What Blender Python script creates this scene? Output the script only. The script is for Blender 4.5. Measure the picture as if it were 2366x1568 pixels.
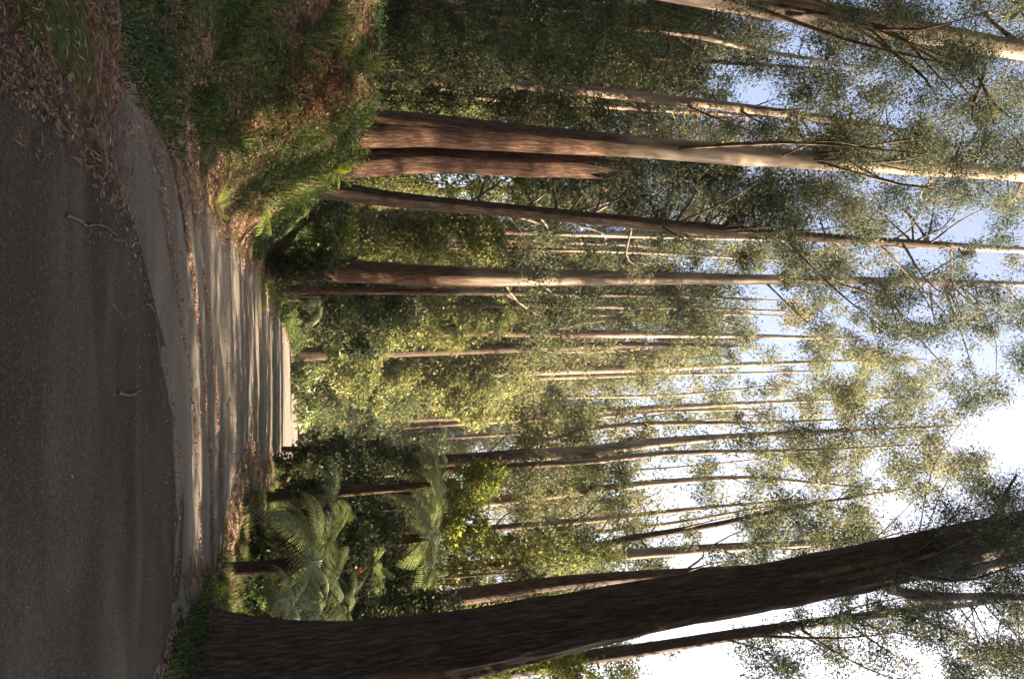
import bpy, math, random
import numpy as np

for o in list(bpy.data.objects):
    bpy.data.objects.remove(o)
scene = bpy.context.scene
COL = scene.collection

# ------------------------------------------------------------------ camera
PITCH = math.radians(17.4)
CS, SN = math.cos(PITCH), math.sin(PITCH)
CAMZ = 1.5
LENS, SENS = 22.0, 36.0
cam_data = bpy.data.cameras.new('camera')
cam_data.lens = LENS
cam_data.sensor_width = SENS
cam_data.sensor_fit = 'HORIZONTAL'
cam_data.clip_start = 0.05
cam_data.clip_end = 2000
cam = bpy.data.objects.new('camera', cam_data)
COL.objects.link(cam)
from mathutils import Matrix, Vector
# the photograph was taken with the camera held upright: its x axis points up
m = Matrix(((0, -1, 0), (-SN, 0, -CS), (CS, 0, -SN))).to_4x4()
m.translation = Vector((0, 0, CAMZ))
cam.matrix_world = m
scene.camera = cam

# ------------------------------------------------------------------ sky, sun, exposure
SUN_EL, SUN_AZ = math.radians(36), math.radians(5)      # AZ: ahead of straight right
sd = Vector((math.cos(SUN_EL) * math.cos(SUN_AZ), math.cos(SUN_EL) * math.sin(SUN_AZ), math.sin(SUN_EL)))
world = bpy.data.worlds.new('World')
scene.world = world
world.use_nodes = True
wt = world.node_tree
wt.nodes.clear()
sky = wt.nodes.new('ShaderNodeTexSky')
sky.sky_type = 'NISHITA'
sky.sun_disc = False
sky.sun_elevation = SUN_EL
sky.sun_rotation = math.atan2(sd.x, sd.y)
sky.air_density = 0.75
sky.dust_density = 6.0
sky.ozone_density = 0.3
bg = wt.nodes.new('ShaderNodeBackground')
bg.inputs['Strength'].default_value = 0.075
wo = wt.nodes.new('ShaderNodeOutputWorld')
wt.links.new(sky.outputs[0], bg.inputs[0])
wt.links.new(bg.outputs[0], wo.inputs[0])
sl = bpy.data.lights.new('sun', 'SUN')
sl.energy = 5.0
sl.angle = math.radians(0.53)
sl.color = (1.0, 0.81, 0.58)
so = bpy.data.objects.new('sun', sl)
so.rotation_euler = sd.to_track_quat('Z', 'Y').to_euler()
so.location = (30, 10, 60)
COL.objects.link(so)
scene.view_settings.view_transform = 'Standard'
scene.view_settings.look = 'None'
scene.view_settings.gamma = 1.0
scene.view_settings.exposure = 2.8
scene.cycles.max_bounces = 6
scene.cycles.diffuse_bounces = 3
scene.cycles.glossy_bounces = 2
scene.cycles.transmission_bounces = 4
scene.cycles.transparent_max_bounces = 8

rng = np.random.default_rng(11)
random.seed(5)

# ------------------------------------------------------------------ view helpers
# (V, U): the photograph read upright, V up from the bottom (0..2366), U from the left (0..1568)
F = 2366 * LENS / SENS
def ray(V, U):
    r = (U - 784) / F
    u = (V - 1183) / F
    return np.array([r, CS - u * SN, SN + u * CS])
def at(V, U, Y):
    d = ray(V, U)
    t = Y / d[1]
    return np.array([d[0] * t, Y, CAMZ + d[2] * t])
def scale_at(V, Y):                    # metres per photo unit at that depth
    u = (V - 1183) / F
    return Y / (CS - u * SN) / F

# ------------------------------------------------------------------ noise
def hash2(ix, iy, s):
    h = np.sin(ix * 127.1 + iy * 311.7 + s * 74.7) * 43758.5453
    return h - np.floor(h)
def vnoise(x, y, s=0):
    ix, iy = np.floor(x), np.floor(y)
    fx, fy = x - ix, y - iy
    fx = fx * fx * (3 - 2 * fx); fy = fy * fy * (3 - 2 * fy)
    a = hash2(ix, iy, s); b = hash2(ix + 1, iy, s); c = hash2(ix, iy + 1, s); d = hash2(ix + 1, iy + 1, s)
    return (a * (1 - fx) + b * fx) * (1 - fy) + (c * (1 - fx) + d * fx) * fy - 0.5
def fbm(x, y, s=0, o=4):
    r, a = 0, 1
    for k in range(o):
        r = r + a * vnoise(x * 2 ** k, y * 2 ** k, s + k * 3); a *= .5
    return r
def sstep(t):
    t = np.clip(t, 0, 1)
    return t * t * (3 - 2 * t)

# ------------------------------------------------------------------ terrain height
RL = np.array([(-2.2, 6), (-2.1, 11), (-2.0, 19), (-1.5, 27), (-.3, 38), (1.2, 48), (5.5, 58), (13, 68), (30, 80), (60, 92)])
RR = np.array([(4.6, 6), (4.2, 10), (3.9, 12.4), (2.7, 15.2), (2.7, 17), (3.5, 20), (5.2, 30), (7.2, 39), (10, 47), (16, 54), (30, 63), (60, 74)])
def road_l(y): return np.interp(y, RL[:, 1], RL[:, 0])
def road_r(y): return np.interp(y, RR[:, 1], RR[:, 0])
def terrain(x, y):
    x = np.asarray(x, float); y = np.asarray(y, float)
    z = np.full(x.shape, -0.14)
    n1 = fbm(x * .8, y * .8, 1); n2 = fbm(x * 3.1, y * 3.1, 5, 3)
    # the left bank
    foot = road_l(y) - .15 + .35 * vnoise(x * 0 + 3, y * .55, 9)
    d1 = foot - x
    d2 = y - (8.6 + .25 * np.clip(-x - 3, 0, 3) * -.6) + .5 * vnoise(x * .7, x * 0, 4)
    k = .9
    d = -k * np.log(np.exp(-np.clip(d1, -30, 30) / k) + np.exp(-np.clip(d2, -30, 30) / k))
    H = np.interp(y, [0, 13, 18, 25, 40, 200], [2.35, 2.45, 1.8, 1.1, .8, .8])
    bank = H * sstep(d / 2.5 + .02)
    z = z + bank + (n1 * .55 + n2 * .12) * sstep(d / 1.2)
    # the left litter mound beside the pull-off
    dm = -1.15 - x + .5 * n1
    z = z + .22 * sstep(dm / .8) * sstep((5.8 + .5 * n1 - y) / .8)
    # a gully between mound and bank
    z = z - .22 * sstep((-2.4 - x) / 1.2) * sstep((y - 5.6) / .8) * sstep((8.8 - y) / .8)
    # right side
    dr = x - road_r(y) - .1
    z = z + (.05 + n2 * .08) * sstep(dr / .25) * sstep((y - 4) / 3) + (.22 + n1 * .3) * sstep((dr - 1.6) / 1.4) * sstep((y - 4) / 3)
    z = z + .4 * np.exp(-((x - 4.7) ** 2 + (y - 9.2) ** 2) / 1.6)
    z = z + .05 * np.clip(dr - 2, 0, 40) * sstep((y - 8) / 10)
    z = z + .09 * np.clip(y - 66, 0, 400) + (fbm(x * .05, y * .05, 8) * 3) * sstep((y - 70) / 40)
    return z + n2 * .03

# ------------------------------------------------------------------ mesh helpers
def mesh_np(name, v, f, mats, attrs=None, smooth=False, mat_idx=None):
    """v (N,3), f (M,k) of one face size, or a list of such arrays"""
    me = bpy.data.meshes.new(name)
    fl = f if isinstance(f, list) else [f]
    fl = [np.asarray(a, np.int32) for a in fl if len(a)]
    loops = np.concatenate([a.ravel() for a in fl])
    sizes = np.concatenate([np.full(len(a), a.shape[1], np.int32) for a in fl])
    me.vertices.add(len(v)); me.loops.add(len(loops)); me.polygons.add(len(sizes))
    me.vertices.foreach_set('co', np.asarray(v, np.float32).ravel())
    me.loops.foreach_set('vertex_index', loops)
    starts = np.concatenate([[0], np.cumsum(sizes)[:-1]]).astype(np.int32)
    me.polygons.foreach_set('loop_start', starts)
    me.polygons.foreach_set('loop_total', sizes)
    if smooth:
        me.polygons.foreach_set('use_smooth', np.ones(len(sizes), bool))
    for mt in (mats if isinstance(mats, (list, tuple)) else [mats]):
        me.materials.append(mt)
    if mat_idx is not None:
        me.polygons.foreach_set('material_index', np.asarray(mat_idx, np.int32))
    for nm, (dom, arr) in (attrs or {}).items():
        a = me.attributes.new(nm, 'FLOAT', dom)
        a.data.foreach_set('value', np.asarray(arr, np.float32))
    me.update(calc_edges=True)
    return me
def link(name, data, parent=None, loc=None):
    o = bpy.data.objects.new(name, data)
    COL.objects.link(o)
    if parent is not None: o.parent = parent
    if loc is not None: o.location = loc
    return o
def tag(o, label=None, cat=None, group=None, kind=None):
    if label: o['label'] = label
    if cat: o['category'] = cat
    if group: o['group'] = group
    if kind: o['kind'] = kind
    return o
def thing(name, label, cat, loc, group=None):
    o = link(name, None, None, loc)
    o.empty_display_size = .2
    return tag(o, label, cat, group)

class Bag:
    """collects quads and triangles with one float per face"""
    def __init__(s): s.v = []; s.q = []; s.t = []; s.n = 0; s.tq = []; s.tt = []
    def add(s, v, q, tone=None):
        v = np.asarray(v, float); q = np.asarray(q, int)
        if len(v) == 0: return
        s.v.append(v)
        (s.q if q.shape[1] == 4 else s.t).append(q + s.n)
        t = np.zeros(len(q)) if tone is None else np.asarray(tone)
        (s.tq if q.shape[1] == 4 else s.tt).append(t)
        s.n += len(v)
    def mesh(s, name, mats, smooth=False, origin=(0, 0, 0), vattr=None, mi=None):
        v = np.concatenate(s.v) - np.asarray(origin)
        fl = []; tn = []
        if s.q: fl.append(np.concatenate(s.q)); tn += s.tq
        if s.t: fl.append(np.concatenate(s.t)); tn += s.tt
        at_ = {'tone': ('FACE', np.concatenate(tn))}
        if vattr is not None: at_.update(vattr)
        return mesh_np(name, v, fl, mats, at_, smooth, mi)

def catmull(P, n):
    P = np.asarray(P, float)
    if len(P) == 2:
        t = np.linspace(0, 1, n)[:, None]
        return P[0] * (1 - t) + P[1] * t
    Q = np.vstack([2 * P[0] - P[1], P, 2 * P[-1] - P[-2]])
    ts = np.linspace(0, len(P) - 1 - 1e-6, n)
    i = ts.astype(int); t = (ts - i)[:, None]
    a, b, c, d = Q[i], Q[i + 1], Q[i + 2], Q[i + 3]
    return .5 * ((2 * b) + (-a + c) * t + (2 * a - 5 * b + 4 * c - d) * t ** 2 + (-a + 3 * b - 3 * c + d) * t ** 3)

def tube(P, R, sides=6, rough=0.0, flute=0.0, jag=0.0, seed=0):
    """P (n,3) R (n,) -> verts, quads"""
    P = np.asarray(P, float); R = np.asarray(R, float)
    n = len(P)
    T = np.gradient(P, axis=0)
    T /= np.linalg.norm(T, axis=1)[:, None] + 1e-9
    ref = np.array([0.0, 1.0, 0.0]) if abs(T[:, 1]).mean() < .8 else np.array([1.0, 0, 0])
    A = np.cross(T, ref); A /= np.linalg.norm(A, axis=1)[:, None] + 1e-9
    B = np.cross(T, A)
    th = np.linspace(0, 2 * np.pi, sides, endpoint=False)
    s = np.concatenate([[0], np.cumsum(np.linalg.norm(np.diff(P, axis=0), axis=1))])
    TH, S = np.meshgrid(th, s)
    RR_ = np.repeat(R[:, None], sides, 1)
    if rough:
        # long fibres running up the stem
        RR_ = RR_ * (1 + rough * (vnoise(np.cos(TH) * 2.5 + 7 + S * .12, np.sin(TH) * 2.5 + S * .25, seed) * 1.2
                                  + vnoise(TH * sides / 4, S * 1.3, seed + 2) * .7))
    if flute:
        base = np.exp(-S / (R[0] * 2.2))
        RR_ = RR_ * (1 + flute * base * (1.0 + .8 * np.cos(TH * 4 + seed) + .5 * np.cos(TH * 7 + 2 * seed)))
    V = P[:, None, :] + RR_[..., None] * (np.cos(TH)[..., None] * A[:, None, :] + np.sin(TH)[..., None] * B[:, None, :])
    if jag:
        V[-1, :, 2] += jag * (rng.random(sides) ** 2.2)
        V[-1, :, :2] += (V[-1, :, :2] - P[-1, :2]) * .1
    V = V.reshape(-1, 3)
    i = np.arange(n - 1)[:, None] * sides; j = np.arange(sides)[None, :]; j2 = (j + 1) % sides
    q = np.stack([i + j, i + j2, i + sides + j2, i + sides + j], -1).reshape(-1, 4)
    return V, q

def leaves(C, length, width, droop=0.5, out=None):
    """leaf rhombs at points C (N,3); droop 0..1 how much they hang"""
    N = len(C)
    d = rng.normal(size=(N, 3))
    if out is not None: d += out
    d[:, 2] -= droop * 1.8
    d /= np.linalg.norm(d, axis=1)[:, None]
    w = np.cross(d, rng.normal(size=(N, 3)))
    w /= np.linalg.norm(w, axis=1)[:, None] + 1e-9
    L = (np.asarray(length) * (.45 + 1.15 * rng.random(N) ** 1.3))[:, None]
    W = L * width * .5
    nrm = np.cross(d, w) * L * .12
    a = C
    b = C + d * L * .45 + w * W + nrm
    c = C + d * L
    e = C + d * L * .45 - w * W + nrm
    v = np.stack([a, b, c, e], 1).reshape(-1, 3)
    q = np.arange(4 * N).reshape(N, 4)
    return v, q

# ------------------------------------------------------------------ materials
def new_mat(name):
    mt = bpy.data.materials.new(name)
    mt.use_nodes = True
    nt = mt.node_tree
    nt.nodes.clear()
    return mt, nt, nt.nodes.new('ShaderNodeOutputMaterial')
def N(nt, typ, **kw):
    n = nt.nodes.new(typ)
    for k, v in kw.items():
        if k.startswith('i_'): n.inputs[k[2:].replace('_', ' ')].default_value = v
        else: setattr(n, k, v)
    return n
def ramp(nt, stops):
    r = nt.nodes.new('ShaderNodeValToRGB')
    e = r.color_ramp.elements
    while len(e) > 1: e.remove(e[-1])
    e[0].position = stops[0][0]; e[0].color = (*stops[0][1], 1)
    for p, c in stops[1:]:
        x = e.new(p); x.color = (*c, 1)
    return r
def leaf_mat(name, stops, trans=.35, rough=.62, spec=.22, tcol=1.25):
    mt, nt, out = new_mat(name)
    at_ = N(nt, 'ShaderNodeAttribute', attribute_name='tone')
    r = ramp(nt, stops)
    nt.links.new(at_.outputs['Fac'], r.inputs[0])
    p = N(nt, 'ShaderNodeBsdfPrincipled')
    p.inputs['Roughness'].default_value = rough
    p.inputs['Specular IOR Level'].default_value = spec
    nt.links.new(r.outputs[0], p.inputs['Base Color'])
    t = N(nt, 'ShaderNodeBsdfTranslucent')
    hs = N(nt, 'ShaderNodeHueSaturation')
    hs.inputs['Value'].default_value = tcol
    hs.inputs['Saturation'].default_value = 1.15
    nt.links.new(r.outputs[0], hs.inputs['Color'])
    nt.links.new(hs.outputs[0], t.inputs[0])
    mx = N(nt, 'ShaderNodeMixShader'); mx.inputs[0].default_value = trans
    nt.links.new(p.outputs[0], mx.inputs[1]); nt.links.new(t.outputs[0], mx.inputs[2])
    nt.links.new(mx.outputs[0], out.inputs[0])
    return mt
M = {}
M['gum'] = leaf_mat('gum_leaves', [(0, (.035, .055, .035)), (.5, (.09, .10, .048)), (.85, (.18, .17, .08)), (1, (.26, .22, .12))], trans=.45)
M['gumblue'] = leaf_mat('blue_gum_leaves', [(0, (.018, .034, .026)), (.5, (.052, .070, .044)), (.8, (.13, .135, .07)), (1, (.26, .23, .13))], trans=.4)
M['olive'] = leaf_mat('wattle_leaves', [(0, (.045, .068, .024)), (.5, (.13, .145, .05)), (.88, (.25, .24, .105)), (1, (.34, .31, .17))], trans=.42)
M['bright'] = leaf_mat('bright_leaves', [(0, (.07, .10, .02)), (.5, (.17, .20, .05)), (1, (.28, .27, .08))], trans=.45)
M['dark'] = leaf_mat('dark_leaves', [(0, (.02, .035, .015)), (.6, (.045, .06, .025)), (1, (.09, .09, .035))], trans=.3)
M['fern'] = leaf_mat('fern_leaves', [(0, (.04, .065, .02)), (.5, (.12, .155, .055)), (1, (.36, .37, .22))], trans=.35, rough=.36, spec=.5)
M['fernyellow'] = leaf_mat('bracken_leaves', [(0, (.12, .17, .03)), (1, (.26, .30, .07))], trans=.45)
M['grass'] = leaf_mat('grass_blades', [(0, (.012, .03, .01)), (.5, (.045, .08, .022)), (.8, (.12, .14, .045)), (1, (.22, .18, .09))], trans=.35)
M['litter'] = leaf_mat('dead_leaves', [(0, (.10, .055, .03)), (.5, (.22, .13, .08)), (.85, (.33, .23, .16)), (1, (.45, .37, .29))], trans=.05, rough=.7, spec=.2)
M['rust'] = leaf_mat('dead_fern_leaves', [(0, (.035, .018, .011)), (.6, (.095, .05, .028)), (1, (.17, .105, .065))], trans=.15, rough=.8, spec=.1)
M['deadbrush'] = leaf_mat('dry_brush', [(0, (.12, .085, .055)), (1, (.26, .2, .14))], trans=.2, rough=.8)

def bark_mat(name, rough_stops, smooth_stops, bump=.6):
    """attribute 'smooth' 0 rough fibrous .. 1 smooth gum bark"""
    mt, nt, out = new_mat(name)
    tc = N(nt, 'ShaderNodeTexCoord')
    mp = N(nt, 'ShaderNodeMapping'); mp.inputs['Scale'].default_value = (13, 13, 1.1)
    nt.links.new(tc.outputs['Object'], mp.inputs[0])
    n1 = N(nt, 'ShaderNodeTexNoise'); n1.inputs['Scale'].default_value = 2.2; n1.inputs['Detail'].default_value = 9; n1.inputs['Roughness'].default_value = .72
    nt.links.new(mp.outputs[0], n1.inputs[0])
    mp2 = N(nt, 'ShaderNodeMapping'); mp2.inputs['Scale'].default_value = (2.5, 2.5, .35)
    nt.links.new(tc.outputs['Object'], mp2.inputs[0])
    n2 = N(nt, 'ShaderNodeTexNoise'); n2.inputs['Scale'].default_value = 1.6; n2.inputs['Detail'].default_value = 4; n2.inputs['Distortion'].default_value = .6
    nt.links.new(mp2.outputs[0], n2.inputs[0])
    ra = ramp(nt, rough_stops); nt.links.new(n1.outputs['Fac'], ra.inputs[0])
    rb = ramp(nt, smooth_stops); nt.links.new(n2.outputs['Fac'], rb.inputs[0])
    at_ = N(nt, 'ShaderNodeAttribute', attribute_name='smooth')
    ad = N(nt, 'ShaderNodeMath', operation='MULTIPLY_ADD'); ad.inputs[1].default_value = 1.6
    nt.links.new(n2.outputs['Fac'], ad.inputs[0])
    sb = N(nt, 'ShaderNodeMath', operation='SUBTRACT'); sb.inputs[1].default_value = 0.8
    nt.links.new(sb.outputs[0], ad.inputs[2])
    sc_ = N(nt, 'ShaderNodeMath', operation='MULTIPLY'); sc_.inputs[1].default_value = 3.0
    mn = N(nt, 'ShaderNodeMath', operation='SUBTRACT'); mn.inputs[1].default_value = .5
    nt.links.new(at_.outputs['Fac'], mn.inputs[0]); nt.links.new(mn.outputs[0], sc_.inputs[0])
    nt.links.new(sc_.outputs[0], sb.inputs[0])
    fac = N(nt, 'ShaderNodeMath', operation='ADD', use_clamp=True); fac.inputs[1].default_value = .5
    nt.links.new(ad.outputs[0], fac.inputs[0])
    mx = N(nt, 'ShaderNodeMix', data_type='RGBA')
    nt.links.new(fac.outputs[0], mx.inputs['Factor']); nt.links.new(ra.outputs[0], mx.inputs['A']); nt.links.new(rb.outputs[0], mx.inputs['B'])
    p = N(nt, 'ShaderNodeBsdfPrincipled'); p.inputs['Roughness'].default_value = .8; p.inputs['Specular IOR Level'].default_value = .2
    nt.links.new(mx.outputs['Result'], p.inputs['Base Color'])
    bm = N(nt, 'ShaderNodeBump'); bm.inputs['Distance'].default_value = .12
    st = N(nt, 'ShaderNodeMath', operation='MULTIPLY_ADD'); st.inputs[1].default_value = -bump * .85; st.inputs[2].default_value = bump
    nt.links.new(fac.outputs[0], st.inputs[0]); nt.links.new(st.outputs[0], bm.inputs['Strength'])
    nt.links.new(n1.outputs['Fac'], bm.inputs['Height']); nt.links.new(bm.outputs[0], p.inputs['Normal'])
    nt.links.new(p.outputs[0], out.inputs[0])
    return mt
ROUGH = [(.34, (.012, .008, .005)), (.5, (.05, .031, .02)), (.68, (.14, .095, .065))]
REDR = [(.34, (.014, .008, .005)), (.5, (.065, .034, .02)), (.68, (.2, .11, .07))]
PALE = [(.3, (.07, .047, .032)), (.45, (.165, .125, .09)), (.6, (.28, .22, .165)), (.8, (.4, .33, .25))]
GREY = [(.3, (.10, .08, .065)), (.5, (.22, .19, .16)), (.75, (.36, .32, .27))]
M['bark'] = bark_mat('stringy_bark', ROUGH, GREY)
M['barkpale'] = bark_mat('gum_bark', REDR, PALE)
M['branch'] = bark_mat('branch_bark', ROUGH, GREY, .3)
def plain(name, stops, scale=20, rough=.85, bump=.3):
    mt, nt, out = new_mat(name)
    tc = N(nt, 'ShaderNodeTexCoord')
    n1 = N(nt, 'ShaderNodeTexNoise'); n1.inputs['Scale'].default_value = scale; n1.inputs['Detail'].default_value = 5
    nt.links.new(tc.outputs['Object'], n1.inputs[0])
    r = ramp(nt, stops); nt.links.new(n1.outputs['Fac'], r.inputs[0])
    p = N(nt, 'ShaderNodeBsdfPrincipled'); p.inputs['Roughness'].default_value = rough; p.inputs['Specular IOR Level'].default_value = .2
    nt.links.new(r.outputs[0], p.inputs['Base Color'])
    b = N(nt, 'ShaderNodeBump'); b.inputs['Strength'].default_value = bump; b.inputs['Distance'].default_value = .02
    nt.links.new(n1.outputs['Fac'], b.inputs['Height']); nt.links.new(b.outputs[0], p.inputs['Normal'])
    nt.links.new(p.outputs[0], out.inputs[0])
    return mt
M['deadwood'] = plain('dead_wood', [(.3, (.07, .048, .033)), (.7, (.24, .18, .13))], 14)
M['fernstem'] = plain('fern_trunk_fibre', [(.3, (.02, .013, .008)), (.7, (.09, .055, .03))], 30, bump=.8)
M['rachis'] = plain('fern_rachis', [(.3, (.12, .10, .04)), (.7, (.22, .18, .08))], 10)

def road_mat(name, lo, mid, hi, peb):
    mt, nt, out = new_mat(name)
    tc = N(nt, 'ShaderNodeTexCoord')
    big = N(nt, 'ShaderNodeTexNoise'); big.inputs['Scale'].default_value = .9; big.inputs['Detail'].default_value = 5; big.inputs['Distortion'].default_value = .4
    mpb = N(nt, 'ShaderNodeMapping'); mpb.inputs['Scale'].default_value = (.5, 1.6, 1); mpb.inputs['Rotation'].default_value = (0, 0, .35)
    nt.links.new(tc.outputs['Object'], mpb.inputs[0]); nt.links.new(mpb.outputs[0], big.inputs[0])
    fine = N(nt, 'ShaderNodeTexNoise'); fine.inputs['Scale'].default_value = 28; fine.inputs['Detail'].default_value = 6; fine.inputs['Roughness'].default_value = .75
    nt.links.new(tc.outputs['Object'], fine.inputs[0])
    vo = N(nt, 'ShaderNodeTexVoronoi'); vo.inputs['Scale'].default_value = 75
    nt.links.new(tc.outputs['Object'], vo.inputs['Vector'])
    r = ramp(nt, [(.36, lo), (.5, mid), (.62, hi)])
    ad = N(nt, 'ShaderNodeMath', operation='MULTIPLY_ADD'); ad.inputs[1].default_value = .45
    sc2 = N(nt, 'ShaderNodeMath', operation='MULTIPLY'); sc2.inputs[1].default_value = .55
    nt.links.new(big.outputs['Fac'], sc2.inputs[0])
    nt.links.new(fine.outputs['Fac'], ad.inputs[0]); nt.links.new(sc2.outputs[0], ad.inputs[2])
    nt.links.new(ad.outputs[0], r.inputs[0])
    # stones
    vr = ramp(nt, [(0, (0, 0, 0)), (.75, (0, 0, 0)), (.8, (1, 1, 1))])
    nt.links.new(vo.outputs['Color'], vr.inputs[0])
    mx = N(nt, 'ShaderNodeMix', data_type='RGBA'); mx.inputs['B'].default_value = (*peb, 1)
    nt.links.new(r.outputs[0], mx.inputs['A'])
    mf = N(nt, 'ShaderNodeMath', operation='MULTIPLY'); mf.inputs[1].default_value = .35
    nt.links.new(vr.outputs[0], mf.inputs[0]); nt.links.new(mf.outputs[0], mx.inputs['Factor'])
    p = N(nt, 'ShaderNodeBsdfPrincipled'); p.inputs['Roughness'].default_value = .85; p.inputs['Specular IOR Level'].default_value = .25
    nt.links.new(mx.outputs['Result'], p.inputs['Base Color'])
    hb = N(nt, 'ShaderNodeMath', operation='SUBTRACT')
    nt.links.new(fine.outputs['Fac'], hb.inputs[0]); nt.links.new(vo.outputs['Distance'], hb.inputs[1])
    b = N(nt, 'ShaderNodeBump'); b.inputs['Strength'].default_value = .8; b.inputs['Distance'].default_value = .02
    nt.links.new(hb.outputs[0], b.inputs['Height']); nt.links.new(b.outputs[0], p.inputs['Normal'])
    nt.links.new(p.outputs[0], out.inputs[0])
    return mt
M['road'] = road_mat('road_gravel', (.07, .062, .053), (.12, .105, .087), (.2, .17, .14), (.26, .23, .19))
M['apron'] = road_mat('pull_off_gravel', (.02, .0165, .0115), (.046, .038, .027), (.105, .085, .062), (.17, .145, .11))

def ground_mat():
    mt, nt, out = new_mat('forest_floor')
    tc = N(nt, 'ShaderNodeTexCoord')
    n1 = N(nt, 'ShaderNodeTexNoise'); n1.inputs['Scale'].default_value = .9; n1.inputs['Detail'].default_value = 7; n1.inputs['Roughness'].default_value = .65
    n2 = N(nt, 'ShaderNodeTexNoise'); n2.inputs['Scale'].default_value = 16; n2.inputs['Detail'].default_value = 6; n2.inputs['Roughness'].default_value = .7
    for n in (n1, n2): nt.links.new(tc.outputs['Object'], n.inputs[0])
    ra = ramp(nt, [(.3, (.035, .025, .016)), (.5, (.10, .065, .04)), (.7, (.22, .15, .10))])
    rb = ramp(nt, [(.3, (.02, .035, .012)), (.6, (.06, .09, .03)), (.8, (.10, .13, .04))])
    nt.links.new(n2.outputs['Fac'], ra.inputs[0]); nt.links.new(n2.outputs['Fac'], rb.inputs[0])
    fr = ramp(nt, [(.45, (0, 0, 0)), (.56, (1, 1, 1))]); nt.links.new(n1.outputs['Fac'], fr.inputs[0])
    mx = N(nt, 'ShaderNodeMix', data_type='RGBA')
    nt.links.new(fr.outputs[0], mx.inputs['Factor']); nt.links.new(ra.outputs[0], mx.inputs['A']); nt.links.new(rb.outputs[0], mx.inputs['B'])
    p = N(nt, 'ShaderNodeBsdfPrincipled'); p.inputs['Roughness'].default_value = .95; p.inputs['Specular IOR Level'].default_value = .1
    nt.links.new(mx.outputs['Result'], p.inputs['Base Color'])
    b = N(nt, 'ShaderNodeBump'); b.inputs['Strength'].default_value = .9; b.inputs['Distance'].default_value = .06
    nt.links.new(n2.outputs['Fac'], b.inputs['Height']); nt.links.new(b.outputs[0], p.inputs['Normal'])
    nt.links.new(p.outputs[0], out.inputs[0])
    return mt
M['ground'] = ground_mat()

# ------------------------------------------------------------------ ground, road, pull-off
def grid(name, xs, ys, zf, mat, kind='structure', mask=None):
    X, Y = np.meshgrid(xs, ys)
    Z = zf(X, Y)
    v = np.stack([X, Y, Z], -1).reshape(-1, 3)
    n, mcol = len(xs), len(ys)
    i = (np.arange(mcol - 1)[:, None] * n + np.arange(n - 1)[None, :])
    q = np.stack([i, i + 1, i + n + 1, i + n], -1).reshape(-1, 4)
    me = mesh_np(name, v, q, mat, smooth=True)
    o = link(name, me); o['kind'] = kind
    return o
def spaced(lo, hi, fine_lo, fine_hi, step):
    a = np.arange(fine_lo, fine_hi, step)
    l = []; x = fine_lo; s = step
    while x > lo: s *= 1.12; x -= s; l.append(x)
    r = []; x = a[-1]; s = step
    while x < hi: s *= 1.12; x += s; r.append(x)
    return np.array(l[::-1] + list(a) + r)
xs = spaced(-500, 500, -9, 9, .1)
ys = spaced(-120, 900, 2, 24, .1)
grid('ground', xs, ys, terrain, M['ground'])

# road ribbon
ty = np.concatenate([np.arange(5.0, 30, .25), np.arange(30, 92, 1.0)])
nx = 28
rows = []
for y in ty:
    l, r = float(road_l(y)), float(road_r(y))
    l += .18 * float(vnoise(np.array(y * 1.3), np.array(2.), 3)) ; r += .25 * float(vnoise(np.array(y * 1.1), np.array(7.), 6))
    if y < 8: l -= (8 - y) * .2; r += (8 - y) * .4
    rows.append(np.stack([np.linspace(l, r, nx), np.full(nx, y)], -1))
rows = np.array(rows)
RX, RY = rows[..., 0], rows[..., 1]
RZ = -.14 + .02 + .045 * (1 - ((np.linspace(-1, 1, nx)) ** 2))[None, :] + vnoise(RX * 2, RY * 2, 3) * .02
RZ[:, 0] -= .12; RZ[:, -1] -= .12
# farther on the road follows the ground
RZ = np.maximum(RZ, terrain(RX, RY) + .02 * (RY > 62))
v = np.stack([RX, RY, RZ], -1).reshape(-1, 3)
i = (np.arange(len(ty) - 1)[:, None] * nx + np.arange(nx - 1)[None, :])
q = np.stack([i, i + 1, i + nx + 1, i + nx], -1).reshape(-1, 4)
o = link('road', mesh_np('road', v, q, M['road'], smooth=True)); o['kind'] = 'structure'

# shadow band on the road beyond the pull-off, painted as a dark strip
GM = road_mat('shade_band_dark', (.022, .02, .018), (.034, .031, .028), (.05, .046, .04), (.07, .065, .06))
# the old asphalt pull-off in front, a step above the road
EDGE = np.array([(-3.2, 2.4), (-2.2, 4.2), (-1.75, 5.0), (-1.32, 5.44), (-1.04, 6.0), (-.35, 6.75), (.55, 7.6), (1.3, 7.95), (2.08, 8.04), (2.8, 7.85), (3.32, 7.45), (4.0, 6.9), (5.5, 6.0), (9, 5.0)])
ex = np.concatenate([np.arange(-3.2, 4.5, .05), np.arange(4.5, 9, .3)])
ey = np.interp(ex, EDGE[:, 0], EDGE[:, 1]) + .2 * fbm(ex * 2.2, ex * 0, 2) + .07 * vnoise(ex * 11, ex * 0, 3) + .03 * vnoise(ex * 33, ex * 0, 6)
tt = np.linspace(0, 1, 70) ** .8
AX = np.repeat(ex[None, :], len(tt), 0)
AY = -6 + (ey[None, :] + 6) * tt[:, None]
AZ = .012 * fbm(AX * 1.5, AY * 1.5, 4) + .004 * vnoise(AX * 12, AY * 12, 5) - .02 * sstep((AY - ey[None, :] + .15) / .15)
AX = np.vstack([AX, AX[-1:], ]); AY = np.vstack([AY, ey[None, :] + .04]); AZ = np.vstack([AZ, np.full((1, len(ex)), -.2)])
v = np.stack([AX, AY, AZ], -1).reshape(-1, 3)
n = len(ex)
i = (np.arange(AX.shape[0] - 1)[:, None] * n + np.arange(n - 1)[None, :])
q = np.stack([i, i + 1, i + n + 1, i + n], -1).reshape(-1, 4)
o = link('pavement', mesh_np('pavement', v, q, M['apron'], smooth=True)); o['kind'] = 'structure'
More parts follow.
